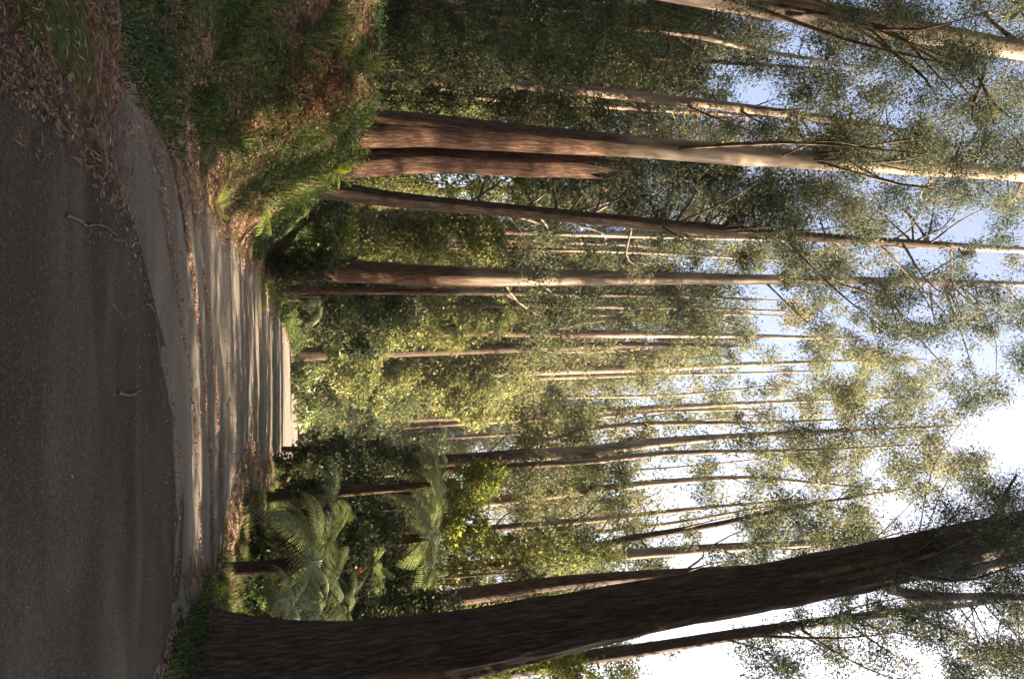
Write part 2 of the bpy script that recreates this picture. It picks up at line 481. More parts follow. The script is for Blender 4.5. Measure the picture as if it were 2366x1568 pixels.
gx = np.arange(-2.0, 3.3, .06)  # sheet that carries the painted shadow band along the pull-off edge
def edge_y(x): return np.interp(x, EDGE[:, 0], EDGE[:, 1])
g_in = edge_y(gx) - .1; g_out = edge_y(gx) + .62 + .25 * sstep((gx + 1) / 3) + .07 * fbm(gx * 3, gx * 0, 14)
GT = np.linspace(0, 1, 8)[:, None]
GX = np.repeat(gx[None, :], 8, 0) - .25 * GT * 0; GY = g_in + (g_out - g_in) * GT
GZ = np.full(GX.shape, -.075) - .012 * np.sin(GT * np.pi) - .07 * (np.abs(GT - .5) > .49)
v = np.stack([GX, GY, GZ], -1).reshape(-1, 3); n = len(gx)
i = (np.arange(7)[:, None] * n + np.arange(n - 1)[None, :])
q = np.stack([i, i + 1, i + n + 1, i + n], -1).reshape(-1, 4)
o = link('road_shade_band', mesh_np('road_shade_band', v, q, GM, smooth=True)); o['kind'] = 'structure'
def surf(x, y):
    """top of whatever lies there: pull-off, road or ground"""
    x = np.asarray(x, float); y = np.asarray(y, float)
    z = terrain(x, y)
    onroad = (x > road_l(y)) & (x < road_r(y)) & (y > 5)
    z = np.where(onroad, np.maximum(z, -.09), z)
    e = np.interp(x, EDGE[:, 0], EDGE[:, 1])
    z = np.where((y < e) & (x > -3.2) & (x < 9), np.maximum(z, 0.0), z)
    return z

# ------------------------------------------------------------------ trees
def branch_mesh(pts, r0, r1, sides=5, smooth=.6, origin=(0, 0, 0), n=9):
    P = catmull(pts, n)
    v, q = tube(P, np.linspace(r0, r1, n), sides)
    return v, q
TREES = []
def tree(name, label, px, Y, mat='bark', smooth=(1100, 1400), flute=.25, rough=.08, cat='tree', group=None,
         top=None, sides=18, taper_top=.5, jag=0, base_px=None, lean=0.0):
    """px: (V, U, width) down the stem at depth Y (m)"""
    pts = []; rad = []
    for k, p in enumerate(px):
        V, U, w = p[:3]
        yy = Y + (p[3] if len(p) > 3 else 0)
        pts.append(at(V, U, yy)); rad.append(w * .5 * scale_at(V, yy))
    pts = np.array(pts); rad = np.array(rad)
    # down to the soil
    b = pts[0].copy(); dr = pts[1] - pts[0]
    gz = float(terrain(b[0], b[1]))
    if b[2] > gz + .05:
        k = (gz - .7 - b[2]) / dr[2]
        k = max(k, -3.0)
        b2 = pts[0] + dr * k; b2[2] = min(b2[2], float(terrain(b2[0], b2[1])) - .7)
        pts = np.vstack([b2, pts]); rad = np.concatenate([[rad[0] * (1.05 if k > -1 else 1.25)], rad])
    else:
        pts[0][2] = min(pts[0][2], gz) - .6
    if top is not None:          # carry on upward out of the frame
        d = pts[-1] - pts[-2]; d /= np.linalg.norm(d)
        e = pts[-1] + d * top * .5; f = pts[-1] + d * top
        pts = np.vstack([pts, e, f]); rad = np.concatenate([rad, [rad[-1] * .7, rad[-1] * .2]])
    L = np.linalg.norm(np.diff(pts, axis=0), axis=1).sum()
    n = int(np.clip(L / .25, 14, 110))
    P = catmull(pts, n)
    s = np.concatenate([[0], np.cumsum(np.linalg.norm(np.diff(pts, axis=0), axis=1))])
    sp = np.concatenate([[0], np.cumsum(np.linalg.norm(np.diff(P, axis=0), axis=1))]); sp *= s[-1] / sp[-1]
    R = np.interp(sp, s, rad)
    base = P[0].copy(); base[2] += .2
    root = thing(name, label, cat, tuple(base), group)
    v, q = tube(P, R, sides, rough, flute, jag, seed=len(TREES) + 1)
    z0 = at(smooth[0], px[0][1], Y)[2]; z1 = at(smooth[1], px[0][1], Y)[2]
    sm = np.clip((v[:, 2] - z0) / (z1 - z0 + 1e-6), 0, 1)
    me = mesh_np('trunk', v - base, q, M[mat], {'smooth': ('POINT', sm)}, smooth=True)
    link('trunk', me, root)
    TREES.append(dict(root=root, P=P, R=R, Y=Y, base=base, U=np.array([p[1] for p in px]), V=np.array([p[0] for p in px]),
                      blobs=[], mat=mat, z0=z0, z1=z1))
    return TREES[-1]
def add_limb(T, pts, r0, r1, n=10, sides=6, name='branch', sm=.5):
    P = catmull(pts, n)
    R = np.linspace(r0, r1, n) * (1 + .12 * rng.normal(size=n)); R[0] = r0
    v, q = tube(P, R, sides)
    me = mesh_np(name, v - T['base'], q, M[T['mat']], {'smooth': ('POINT', np.full(len(v), sm))}, smooth=True)
    return link(name, me, T['root'])
def grow_crown(T, blobs, mat='gum', leaf_px=8.0, dens=1.0, droop=.5, width=.33, limb_every=3, hang=.35):
    """blobs: (centre xyz, radius m, count factor); limbs leave the stem below each blob"""
    bag = Bag(); tw = Bag()
    P, R = T['P'], T['R']
    nlimb = 0
    for bi, (c, r, k) in enumerate(blobs):
        c = np.asarray(c)
        dist = max(c[1], 4) * 1.2
        L = leaf_px / F * dist
        nleaf = int(k * dens * 3.2 * r * r / (L * L * width * .5) * .62)
        nleaf = int(np.clip(nleaf, 30, 5000))
        ns = max(4, nleaf // 85)
        # twigs
        hd = np.hypot(*(P[:, :2] - c[:2]).T)
        zt = c[2] - (.35 + .5 * rng.random()) * hd.min() - .3
        j = int(np.argmin(np.abs(P[:, 2] - zt)))
        a = P[j]
        if bi % limb_every == 0 or np.linalg.norm(a - c) > 3.0:
            mid = (a * .45 + c * .55) + np.array([0, 0, .12 * np.linalg.norm(c - a)]) * (1 if rng.random() < .7 else -1) + rng.normal(size=3) * .08 * np.linalg.norm(c - a)
            q1 = a * .8 + mid * .2 + rng.normal(size=3) * .05
            lr = min(R[j] * .45, .02 + .012 * np.linalg.norm(c - a) + .01)
            if nlimb < 90:
                add_limb(T, [a, q1, mid, c], max(lr, .012), .008, n=9, sides=5)
                nlimb += 1
            src = c
        else:
            src = c - np.array([0, 0, r * .6])
        sub = rng.normal(size=(ns, 3)); sub /= np.linalg.norm(sub, axis=1)[:, None]
        sub *= (rng.random(ns) ** .45 * r)[:, None]; sub[:, 2] *= .75
        sub += c
        for s_ in sub[: max(3, ns // 2)]:
            mp_ = (src + s_) / 2 + rng.normal(size=3) * r * .12
            v, q = tube(np.array([src, mp_, s_]), [.011 * (dist / 25) + .004, .008 * (dist / 25) + .002, .004 * (dist / 25)], 3)
            tw.add(v, q)
        idx = rng.integers(0, ns, nleaf)
        sp = (r * .2 + .05) * rng.uniform(.7, 1.5)
        off = rng.normal(size=(nleaf, 3)) * sp; off[:, 2] = off[:, 2] * 1.5 - np.abs(rng.normal(size=nleaf)) * sp * hang * 2
        v, q = leaves(sub[idx] + off, L, width, droop)
        tone = np.clip(rng.normal(.5, .22, nleaf) + rng.normal() * .1 + rng.normal(size=ns)[idx] * .1, 0, 1)
        bag.add(v, q, tone)
    nl = sum(len(a) for a in bag.q); ntw = sum(len(a) for a in tw.q)
    for vv, qq in zip(tw.v, tw.q): pass
    base_n = bag.n
    bag.v += tw.v; bag.q += [a + base_n for a in tw.q]; bag.tq += tw.tq
    link('crown', bag.mesh('crown', [M[mat], M['branch']], origin=T['base'], mi=[0] * nl + [1] * ntw), T['root'])

def cell_blobs(V, U, RV, RU, Y, n, r_px, dy=1.5, k=1.0):
    out = []
    for _ in range(n):
        a = rng.random() * 6.283; rr = rng.random() ** .5
        vv = V + RV * rr * math.cos(a); uu = U + RU * rr * math.sin(a)
        yy = Y + rng.normal() * dy
        rp = r_px * rng.uniform(.65, 1.35)
        out.append((at(vv, uu, yy), rp * scale_at(vv, yy), k))
    return out

# ---- the stems that read in the photograph: (V, U, width)
T1 = tree('gum_tree', 'giant dark rough-barked tree leaning inward at the right, thickest trunk of all',
          [(430, 1578, 215), (560, 1560, 185), (820, 1522, 152), (1150, 1470, 138), (1500, 1400, 114), (1800, 1350, 100), (2000, 1312, 98), (2140, 1280, 92), (2366, 1226, 84)],
          9.0, smooth=(2300, 3300), flute=.6, rough=.2, top=14, sides=48)
T2 = tree('gum_tree', 'tall pale-topped gum beside the broken snag on the left bank, grey and cream upper trunk',
          [(835, 296, 92), (900, 299, 80), (1000, 303, 70), (1200, 320, 60), (1430, 336, 48), (1700, 358, 44), (2050, 381, 40), (2366, 402, 34)],
          14.0, mat='barkpale', smooth=(1300, 1620), flute=.22, rough=.1, top=12, sides=26)
SNAG = tree('dead_snag', 'broken reddish dead trunk with a splintered top, right beside the pale-topped gum',
          [(838, 375, 62), (1000, 367, 58), (1200, 377, 56), (1340, 384, 50)],
          14.6, mat='barkpale', smooth=(4000, 5000), flute=.25, rough=.22, jag=1.5, sides=26, cat='dead tree')

T3 = tree('gum_tree', 'slim dark brown trunk leaning right, between the broken snag and the grey-barked gum',
          [(740, 425, 52), (850, 452, 38), (1000, 470, 33), (1250, 493, 30), (1700, 535, 26), (2000, 556, 20), (2366, 578, 15)],
          18.0, smooth=(1900, 2500), rough=.06, top=9)
T4 = tree('gum_tree', 'straight gum with dark lower bark and smooth grey upper trunk, left of the centre',
          [(690, 622, 56), (800, 626, 51), (950, 635, 48), (1100, 640, 46), (1300, 642, 38), (1600, 644, 27), (2000, 648, 18), (2366, 656, 10)],
          22.0, mat='barkpale', smooth=(1010, 1140), flute=.12, rough=.1, top=5, sides=22)
T4b = tree('gum_tree', 'slender pale stem growing close behind the grey-barked gum',
           [(900, 672, 16), (1050, 674, 15), (1300, 678, 12), (1560, 684, 8), (1700, 690, 5)], 25, mat='barkpale', smooth=(1000, 1100), rough=.04, top=4)
TA = tree('gum_tree', 'sunlit reddish stem right of the grey-barked gum, above the leafy wattles',
          [(1100, 764, 24), (1240, 769, 20), (1400, 771, 18), (1650, 774, 12), (1900, 780, 7)], 48, mat='barkpale', smooth=(1300, 1500), rough=.05, top=5)
TB = tree('gum_tree', 'short dark stem between the sunlit reddish stem and the bright twin trunks',
          [(1100, 806, 24), (1250, 802, 20), (1450, 797, 14), (1700, 800, 8)], 50, smooth=(1500, 1800), rough=.05, top=3)
TC = tree('gum_tree', 'upper left trunk of the bright twin trunks above the central wattles',
          [(1080, 862, 20), (1200, 858, 20), (1500, 850, 17), (1700, 842, 11), (1950, 834, 7), (2100, 830, 4)], 56, mat='barkpale', smooth=(1000, 1250), rough=.05, top=3)
TD = tree('gum_tree', 'thin right-hand trunk of the bright twin trunks above the central wattles',
          [(1080, 880, 10), (1200, 874, 11), (1480, 866, 9), (1700, 862, 6), (1850, 858, 4)], 56.8, mat='barkpale', smooth=(900, 1100), rough=.05, top=3)
TE = tree('gum_tree', 'dark stem with one pale side, left of the forked leaning stem',
          [(900, 968, 18), (1000, 965, 16), (1300, 953, 15), (1550, 940, 12), (1800, 928, 8), (2050, 920, 5)], 66, mat='barkpale', smooth=(1350, 1900), rough=.05, top=4)
TE2 = tree('gum_tree', 'thin pinkish stem standing close to a dark stem, left of the forked leaning stem',
          [(940, 986, 9), (1100, 976, 10), (1400, 960, 10), (1540, 950, 9), (1750, 945, 5)], 67, mat='barkpale', smooth=(1000, 1100), rough=.05, top=3)
TF = tree('gum_tree', 'pale stem that leans left and then bends upright, in front of the far canopy',
          [(1120, 1062, 14), (1200, 1038, 14), (1300, 1008, 12), (1360, 992, 12), (1520, 978, 11), (1800, 975, 7), (2000, 965, 4)], 34, mat='barkpale', smooth=(900, 1100), rough=.05, top=3)
TG = tree('gum_tree', 'stout pink and cream trunk, left of a close pair right of centre',
          [(940, 1075, 34), (1150, 1056, 30), (1350, 1042, 27), (1560, 1018, 20), (1800, 1002, 12), (2100, 988, 7)], 28, mat='barkpale', smooth=(1080, 1300), rough=.08, top=4)
TH = tree('gum_tree', 'brown trunk, right of a close pair right of centre',
          [(930, 1092, 14), (1150, 1078, 15), (1350, 1066, 14), (1560, 1046, 12), (1850, 1040, 8), (2100, 1028, 4)], 27, mat='barkpale', smooth=(1150, 1400), rough=.06, top=3)
TI = tree('gum_tree', 'leaning reddish trunk with one bright edge, standing above the yellow-green shrubs',
          [(950, 1180, 28), (1100, 1162, 22), (1330, 1135, 20), (1550, 1112, 14), (1750, 1104, 9), (2000, 1128, 5)], 31, mat='barkpale', smooth=(1050, 1200), rough=.07, top=3)
TJ = tree('gum_tree', 'dark crooked leafy stem curving left high up, left of the sunlit trunk by the giant',
          [(1250, 1292, 20), (1450, 1246, 18), (1650, 1212, 13), (1750, 1190, 11), (1900, 1160, 7), (2050, 1135, 4)], 25, smooth=(2000, 3000), rough=.06, top=2)
TK = tree('gum_tree', 'rough trunk with long sunlit patch, second trunk left of the giant dark tree',
          [(880, 1330, 34), (1050, 1312, 30), (1250, 1297, 26), (1450, 1280, 24), (1700, 1263, 20), (2000, 1250, 14), (2150, 1245, 9)], 23, mat='barkpale', smooth=(1300, 1500), rough=.1, top=6)
TL = tree('gum_tree', 'dark trunk edged with orange light, touching the left of the giant tree',
          [(800, 1432, 44), (950, 1398, 40), (1150, 1366, 36), (1350, 1340, 28), (1600, 1322, 22), (1900, 1305, 14)], 19, mat='barkpale', smooth=(1500, 1900), rough=.09, top=8)
TM = tree('gum_tree', 'dark trunk sheathed in leaves, behind the giant on its right side',
          [(1000, 1562, 52), (1150, 1548, 44), (1350, 1520, 34), (1550, 1490, 28), (1750, 1458, 24), (2000, 1422, 18), (2200, 1400, 12)], 17, smooth=(1500, 2500), rough=.1, top=6)
TN = tree('gum_tree', 'high smooth pale trunk at the top left of the wood with a dead hanging limb',
          [(1300, -75, 66), (1600, -18, 58), (1800, 18, 54), (2000, 52, 50), (2200, 88, 44), (2366, 118, 40)], 11, mat='barkpale', smooth=(1300, 1500), rough=.06, top=9, sides=24)
TO = tree('gum_tree', 'pale sunlit stem rising out of dark leaves, left of the pale-topped gum',
          [(900, 180, 22), (1100, 190, 22), (1280, 203, 22), (1500, 226, 22), (1800, 260, 19), (2000, 290, 14)], 20, mat='barkpale', smooth=(900, 1100), rough=.06, top=4)
TP = tree('gum_tree', 'thin broken-looking stem between the pale sunlit stem and the pale-topped gum',
          [(950, 216, 12), (1280, 238, 12), (1500, 252, 10), (1650, 262, 8), (1800, 270, 5)], 24, mat='barkpale', smooth=(1000, 1200), rough=.06, top=2)
TQ = tree('gum_tree', 'thin stem in the dark leaves near the upper left corner of the wood',
          [(1150, 30, 14), (1400, 58, 14), (1600, 82, 13), (1760, 118, 10), (1900, 140, 7)], 21, mat='barkpale', smooth=(1400, 1600), rough=.05, top=3)
TR = tree('gum_tree', 'dark slender stem behind the far left leaves, right of a paler thin stem',
          [(1200, 108, 12), (1450, 128, 12), (1700, 146, 10), (1860, 158, 7)], 24, smooth=(1700, 2500), rough=.05, top=3)
thin = [(1180, 536, 12, 40, 'pale thin trunk, leftmost of three in the bright gap left of the grey-barked gum'),
        (1180, 556, 9, 44, 'dark thin trunk, middle of three in the bright gap left of the grey-barked gum'),
        (1180, 576, 8, 42, 'pinkish thin trunk, rightmost of three in the bright gap left of the grey-barked gum'),
        (1080, 706, 11, 45, 'thin trunk nearest the slender pale stem, behind the central wattles'),
        (1120, 728, 8, 52, 'very thin trunk left of the sunlit reddish stem'),
        (1050, 925, 9, 63, 'thin dark trunk right of the bright twin trunks'),
        (1000, 1012, 9, 72, 'thin trunk in shade behind the bending pale stem'),
        (1100, 1110, 7, 46, 'thin trunk behind and right of the close pair'),
        (1050, 1225, 16, 30, 'shaded trunk right of the yellow-green shrubs'),
        (1000, 1262, 13, 34, 'shaded thinner trunk left of the second trunk from the giant'),
        (1150, 1395, 14, 26, 'thin leafy trunk seen just left of the giant dark tree')]
for k, (V, U, w, Y, lab) in enumerate(thin):
    sl_ = (U - 740) * -.00016 * 1000 / 1000
    pxs = [(V - 150, U + 150 * (U - 740) * .00016, w * 1.05), (V, U, w), (V + 250, U - 250 * (U - 740) * .00018 + rng.normal() * 3, w * .9),
           (V + 520, U - 520 * (U - 740) * .0002 + rng.normal() * 5, w * .65), (V + 760, U - 760 * (U - 740) * .0002 + rng.normal() * 8, w * .35)]
    tree('gum_tree', lab, pxs, Y, mat='barkpale' if k % 3 != 1 else 'bark', smooth=(V + 60, V + 200), rough=.05, top=2, sides=10)

# forks and bare limbs
add_limb(T1, [at(2090, 1290, 9.0), at(2180, 1330, 8.9), at(2300, 1300, 8.8), at(2500, 1265, 8.8), at(2800, 1240, 8.8)], .17, .05, 14, 12, sm=.85)
add_limb(T1, [at(2020, 1330, 9), at(2100, 1372, 9.2), at(2250, 1378, 9.3), at(2420, 1380, 9.3)], .13, .06, 12, 10, sm=.4)
add_limb(T1, [at(2280, 1225, 9), at(2310, 1180, 9), at(2330, 1130, 9.1), at(2350, 1095, 9.2)], .07, .015, 10, 6)
for pts, a, b in [([(2262, 128), (2275, 160), (2262, 205), (2250, 240), (2245, 285)], .055, .012),
                  ([(2270, 195), (2285, 235), (2290, 265), (2300, 295)], .035, .01),
                  ([(2230, 130), (2245, 160), (2250, 195)], .03, .02),
                  ([(2262, 205), (2235, 190), (2215, 185)], .03, .008),
                  ([(2258, 215), (2232, 240), (2222, 262)], .03, .008),
                  ([(2266, 200), (2290, 180), (2310, 165)], .02, .006)]:
    add_limb(TN, [at(V, U, 11) for V, U in pts], a, b, 10, 6, sm=.1)
for pts, a, b in [([(1580, 1240), (1500, 1150), (1440, 1085), (1400, 1060)], .06, .02)]:
    pass
add_limb(TI, [at(1300, 1225, 29), at(1380, 1165, 29.5), at(1440, 1080, 30.5), at(1480, 1010, 31)], .05, .015, 10, 6, sm=.1)
add_limb(T3, [at(2030, 556, 18), at(2100, 575, 18), at(2160, 560, 18.2)], .05, .012, 8, 5)
add_limb(T4, [at(2120, 650, 22), at(2200, 600, 22), at(2290, 560, 22), at(2366, 545, 22)], .05, .015, 10, 5)
add_limb(TF, [at(1430, 983, 34), at(1480, 965, 34), at(1560, 952, 34)], .06, .03, 8, 6, sm=.9)
add_limb(TA, [at(1290, 772, 44), at(1330, 750, 44), at(1400, 742, 44)], .06, .03, 8, 5, sm=1)

# ---- the canopy, read off the photograph as cover per 100 x 100 cell (0 open sky .. 9 closed)
COVER = [  # rows U 0..1600 step 100, columns V 1200..2300 step 100
    [9, 9, 9, 9, 8, 6, 5, 6, 6, 6, 7, 6],
    [9, 9, 9, 8, 6, 4, 4, 6, 6, 6, 6, 5],
    [8, 6, 4, 4, 6, 5, 6, 7, 6, 5, 5, 5],
    [7, 6, 1, 2, 4, 5, 5, 6, 6, 6, 6, 5],
    [8, 7, 5, 4, 7, 7, 7, 4, 3, 3, 3, 4],
    [6, 7, 7, 7, 7, 7, 5, 3, 2, 1, 1, 2],
    [8, 8, 7, 7, 7, 6, 5, 5, 4, 3, 2, 2],
    [8, 7, 6, 6, 6, 5, 4, 4, 5, 5, 4, 2],
    [8, 8, 6, 5, 5, 5, 4, 5, 6, 5, 2, 1],
    [8, 8, 7, 6, 6, 6, 5, 6, 6, 5, 2, 0],
    [8, 7, 5, 2, 5, 6, 6, 6, 6, 6, 3, 0],
    [8, 6, 5, 3, 3, 3, 4, 6, 5, 3, 4, 5],
    [8, 7, 7, 6, 2, 4, 4, 6, 6, 6, 6, 6],
    [8, 8, 8, 6, 4, 2, 3, 3, 3, 5, 6, 6],
    [8, 8, 5, 1, 0, 1, 2, 3, 4, 5, 6, 7],
    [7, 6, 3, 0, 0, 1, 2, 3, 5, 6, 6, 6]]
cands = [T for T in TREES if T is not SNAG]
for T in cands: T['sky'] = []
def stem_u(T, V):
    return np.interp(V, T['V'], T['U'])
for ui, row in enumerate(COVER):
    for vi, cov in enumerate(row):
        V0, U0 = 1200 + vi * 100, ui * 100
        nb = int(cov * 1.5 * float(np.clip(1 + 1.7 * vnoise(np.array(V0 / 170.), np.array(U0 / 150.), 90), .3, 1.9)) + rng.random())
        for _ in range(nb):
            V = V0 + rng.random() * 100; U = U0 + rng.random() * 100
            ok = [t for t in cands if not ((t is T1 and (V < 2050 or abs(stem_u(t, V) - U) > 150)) or (t is T2 and (V < 1900 or abs(stem_u(t, V) - U) > 170))
                                           or (t is TN and (V < 1700 or abs(stem_u(t, V) - U) > 170)))]
            sc_ = [abs(stem_u(t, V) - U) / ((3.2 if t['Y'] > 16 else 2.0) / scale_at(V, t['Y'])) + rng.random() * .8 + (0 if V < t['V'][-1] + 140 else 2.5) for t in ok]
            T = ok[int(np.argmin(sc_))]
            yy = T['Y'] + (rng.normal() * 1.3 if V > 1700 else abs(rng.normal()) * 1.6 + .5)
            rp = rng.uniform(22, 46)
            T['sky'].append((at(V, U, yy), rp * scale_at(V, yy), rng.uniform(.4, 1.7)))
for T in cands:
    if T['sky']:
        left = T['U'][0] < 260
        grow_crown(T, T['sky'], mat='gum' if T['Y'] > 24.5 or T['root']['label'].startswith('pale sunlit') else 'gumblue', leaf_px=7.4 if T['Y'] > 16 else 6.4,
                   dens=1.75, droop=.55, limb_every=2 if T['Y'] > 12 else 7)
# crowns that carry on above the frame, giving the shade below

# ------------------------------------------------------------------ shrubs and small trees below the canopy
def bush(name, label, cat, V, U, Y, lobes, mat, leaf_px=7.0, dens=1.0, droop=.2, base_V=None, group=None, stems=4, width=.5):
    """lobes: (V, U, RV, RU) leafy masses; stems rise from the soil under (V,U)"""
    b = at(V, U, Y); gz = float(surf(b[0], b[1])); b[2] = gz
    root = thing(name, label, cat, tuple(b), group)
    bag = Bag(); st = Bag()
    for (lv, lu, rv, ru) in lobes:
        area = math.pi * rv * ru
        nb = max(8, int(area / 330))
        for _ in range(nb):
            a = rng.random() * 6.283; rr = rng.random() ** .5
            vv, uu = lv + rv * rr * math.cos(a), lu + ru * rr * math.sin(a)
            depth = min(ru, rv) * scale_at(lv, Y) * .8
            yy = Y + rng.uniform(-1, 1) * depth
            c = at(vv, uu, yy)
            gzz = float(terrain(c[0], c[1]))
            if c[2] < gzz + .1: c[2] = gzz + .1 + rng.random() * .2
            r = rng.uniform(16, 34) * scale_at(vv, yy)
            L = leaf_px / F * yy * 1.1
            n = int(np.clip(dens * 95 * rng.uniform(.6, 1.3), 10, 400))
            # shell clumps: leaves face out of small balls
            dd = rng.normal(size=(n, 3)); dd /= np.linalg.norm(dd, axis=1)[:, None]
            pos = c + dd * (r * (.45 + .55 * rng.random(n)))[:, None] * np.array([1, 1, .75])
            v, q = leaves(pos, L, width, droop, out=dd * .8)
            bag.add(v, q, np.clip(rng.normal(.5, .2, n) + rng.normal() * .12, 0, 1))
            if _ == 0 and Y < 40:
                m_ = b * .45 + c * .55 + rng.normal(size=3) * .06 * np.linalg.norm(c - b); m_[:2] = m_[:2] * .4 + c[:2] * .6; m_[2] = max(m_[2], gz + .2)
                v, q = tube(catmull([b, m_, c], 6), np.linspace(.006 + .0035 * np.linalg.norm(c - b), .004, 6), 4)
                st.add(v, q)
    link('foliage', bag.mesh('foliage', M[mat], origin=b), root)
    if st.n: link('stems', st.mesh('stems', M['branch'], smooth=True, origin=b), root)
    return root
bush('wattle_tree', 'tall pale olive wattle filling the gap between the slim dark trunk and the grey-barked gum', 'small tree', 720, 545, 24,
     [(860, 545, 90, 50), (960, 560, 90, 45), (1070, 540, 100, 60), (1140, 575, 50, 40), (1010, 500, 90, 28), (790, 510, 40, 40)], 'olive', 7.5, 1.0)
bush('wattle_tree', 'narrow olive wattle behind the broken snag, left of the slim dark trunk', 'small tree', 760, 425, 20,
     [(900, 420, 70, 40), (1050, 435, 90, 35), (1180, 445, 90, 32), (1300, 450, 60, 28), (850, 400, 30, 25)], 'olive', 7, .9)
bush('wattle_tree', 'large sunlit wattle right of the grey-barked gum, its lower half pale and silvery', 'small tree', 700, 760, 46,
     [(850, 760, 70, 70), (960, 740, 90, 60), (1060, 740, 100, 60), (1130, 720, 70, 50), (820, 850, 60, 60)], 'olive', 7.5, 1.0)
bush('wattle_tree', 'broad sunlit wattle in the middle of the picture under the bright twin trunks', 'small tree', 700, 880, 56,
     [(880, 880, 80, 55), (970, 850, 80, 60), (1060, 870, 90, 70), (1150, 850, 70, 70), (1190, 800, 40, 40), (1090, 940, 60, 35)], 'olive', 7.5, 1.05)
bush('wattle_tree', 'olive wattle left of the forked leaning stem, its top among the thin trunks', 'small tree', 720, 965, 64,
     [(1130, 930, 90, 40), (1230, 950, 80, 45), (1320, 985, 60, 40)], 'olive', 7, .8)
bush('shrub', 'yellow-green bush at the foot of the leaning reddish trunk, left of two', 'shrub', 820, 1125, 26,
     [(1080, 1120, 55, 45), (1120, 1100, 40, 35), (1040, 1150, 40, 30)], 'bright', 8, 1.1)
bush('shrub', 'yellow-green bush right of the leaning reddish trunk, right of two', 'shrub', 820, 1240, 25,
     [(1080, 1225, 60, 40), (1120, 1262, 45, 25), (1040, 1200, 40, 30)], 'bright', 8, 1.1)
bush('shrub', 'brown dry feathery bush standing behind the yellow-green bushes', 'shrub', 900, 1195, 36,
     [(1240, 1185, 60, 45), (1290, 1160, 60, 45), (1330, 1200, 60, 30)], 'deadbrush', 7, .8, droop=.1, width=.25)
bush('shrub', 'green leafy sapling between the brown feathery bush and the giant tree', 'small tree', 820, 1330, 22,
     [(1040, 1300, 80, 40), (1170, 1290, 80, 50), (1280, 1270, 70, 50), (1380, 1290, 60, 40), (1200, 1370, 90, 30), (1060, 1370, 70, 30)], 'olive', 7.5, .8)
bush('shrub', 'bright leafy sapling just behind the giant tree on its right', 'small tree', 900, 1560, 14,
     [(1150, 1520, 80, 22), (1260, 1515, 90, 18), (1350, 1560, 110, 26), (1130, 1565, 50, 20)], 'bright', 7.5, .9)
# dark wood on the left
bush('blackwood_tree', 'dense dark tree at the far left edge behind the bank', 'tree', 850, 40, 15,
     [(980, 40, 110, 70), (1150, 50, 110, 80), (1320, 40, 110, 70), (1470, 50, 90, 60), (1580, 30, 60, 40), (900, 60, 60, 60)], 'dark', 6.5, 1.0, width=.4)
bush('blackwood_tree', 'dense dark tree directly left of the pale sunlit stem', 'tree', 850, 150, 16.5,
     [(960, 150, 100, 60), (1120, 140, 110, 60), (1280, 140, 110, 60), (1420, 130, 90, 60), (1530, 150, 60, 45)], 'dark', 6.5, 1.0, width=.4)
bush('blackwood_tree', 'dark tree with light leaf tips between the pale sunlit stem and the pale-topped gum', 'tree', 850, 240, 18,
     [(960, 230, 90, 40), (1100, 240, 110, 40), (1240, 245, 90, 35), (1350, 250, 60, 30)], 'dark', 6.5, 1.0, width=.4)
# dark understorey beyond the far road
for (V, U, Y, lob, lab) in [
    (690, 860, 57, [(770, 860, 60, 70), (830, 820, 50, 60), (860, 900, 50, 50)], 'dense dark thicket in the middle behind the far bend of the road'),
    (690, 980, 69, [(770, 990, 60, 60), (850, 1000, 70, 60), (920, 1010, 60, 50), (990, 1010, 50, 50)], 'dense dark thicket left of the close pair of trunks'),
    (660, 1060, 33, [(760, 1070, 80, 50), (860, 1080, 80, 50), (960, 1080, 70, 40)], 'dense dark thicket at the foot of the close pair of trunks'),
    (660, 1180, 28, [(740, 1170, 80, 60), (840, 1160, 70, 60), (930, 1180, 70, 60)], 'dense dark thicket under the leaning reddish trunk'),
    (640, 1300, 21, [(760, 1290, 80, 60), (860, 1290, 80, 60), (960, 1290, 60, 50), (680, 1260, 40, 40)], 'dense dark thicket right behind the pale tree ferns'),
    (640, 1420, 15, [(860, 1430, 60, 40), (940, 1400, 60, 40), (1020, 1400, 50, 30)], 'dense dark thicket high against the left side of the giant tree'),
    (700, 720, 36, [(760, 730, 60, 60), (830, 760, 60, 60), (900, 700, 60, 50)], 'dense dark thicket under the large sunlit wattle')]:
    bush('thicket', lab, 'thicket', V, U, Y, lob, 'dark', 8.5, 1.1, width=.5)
k = 0
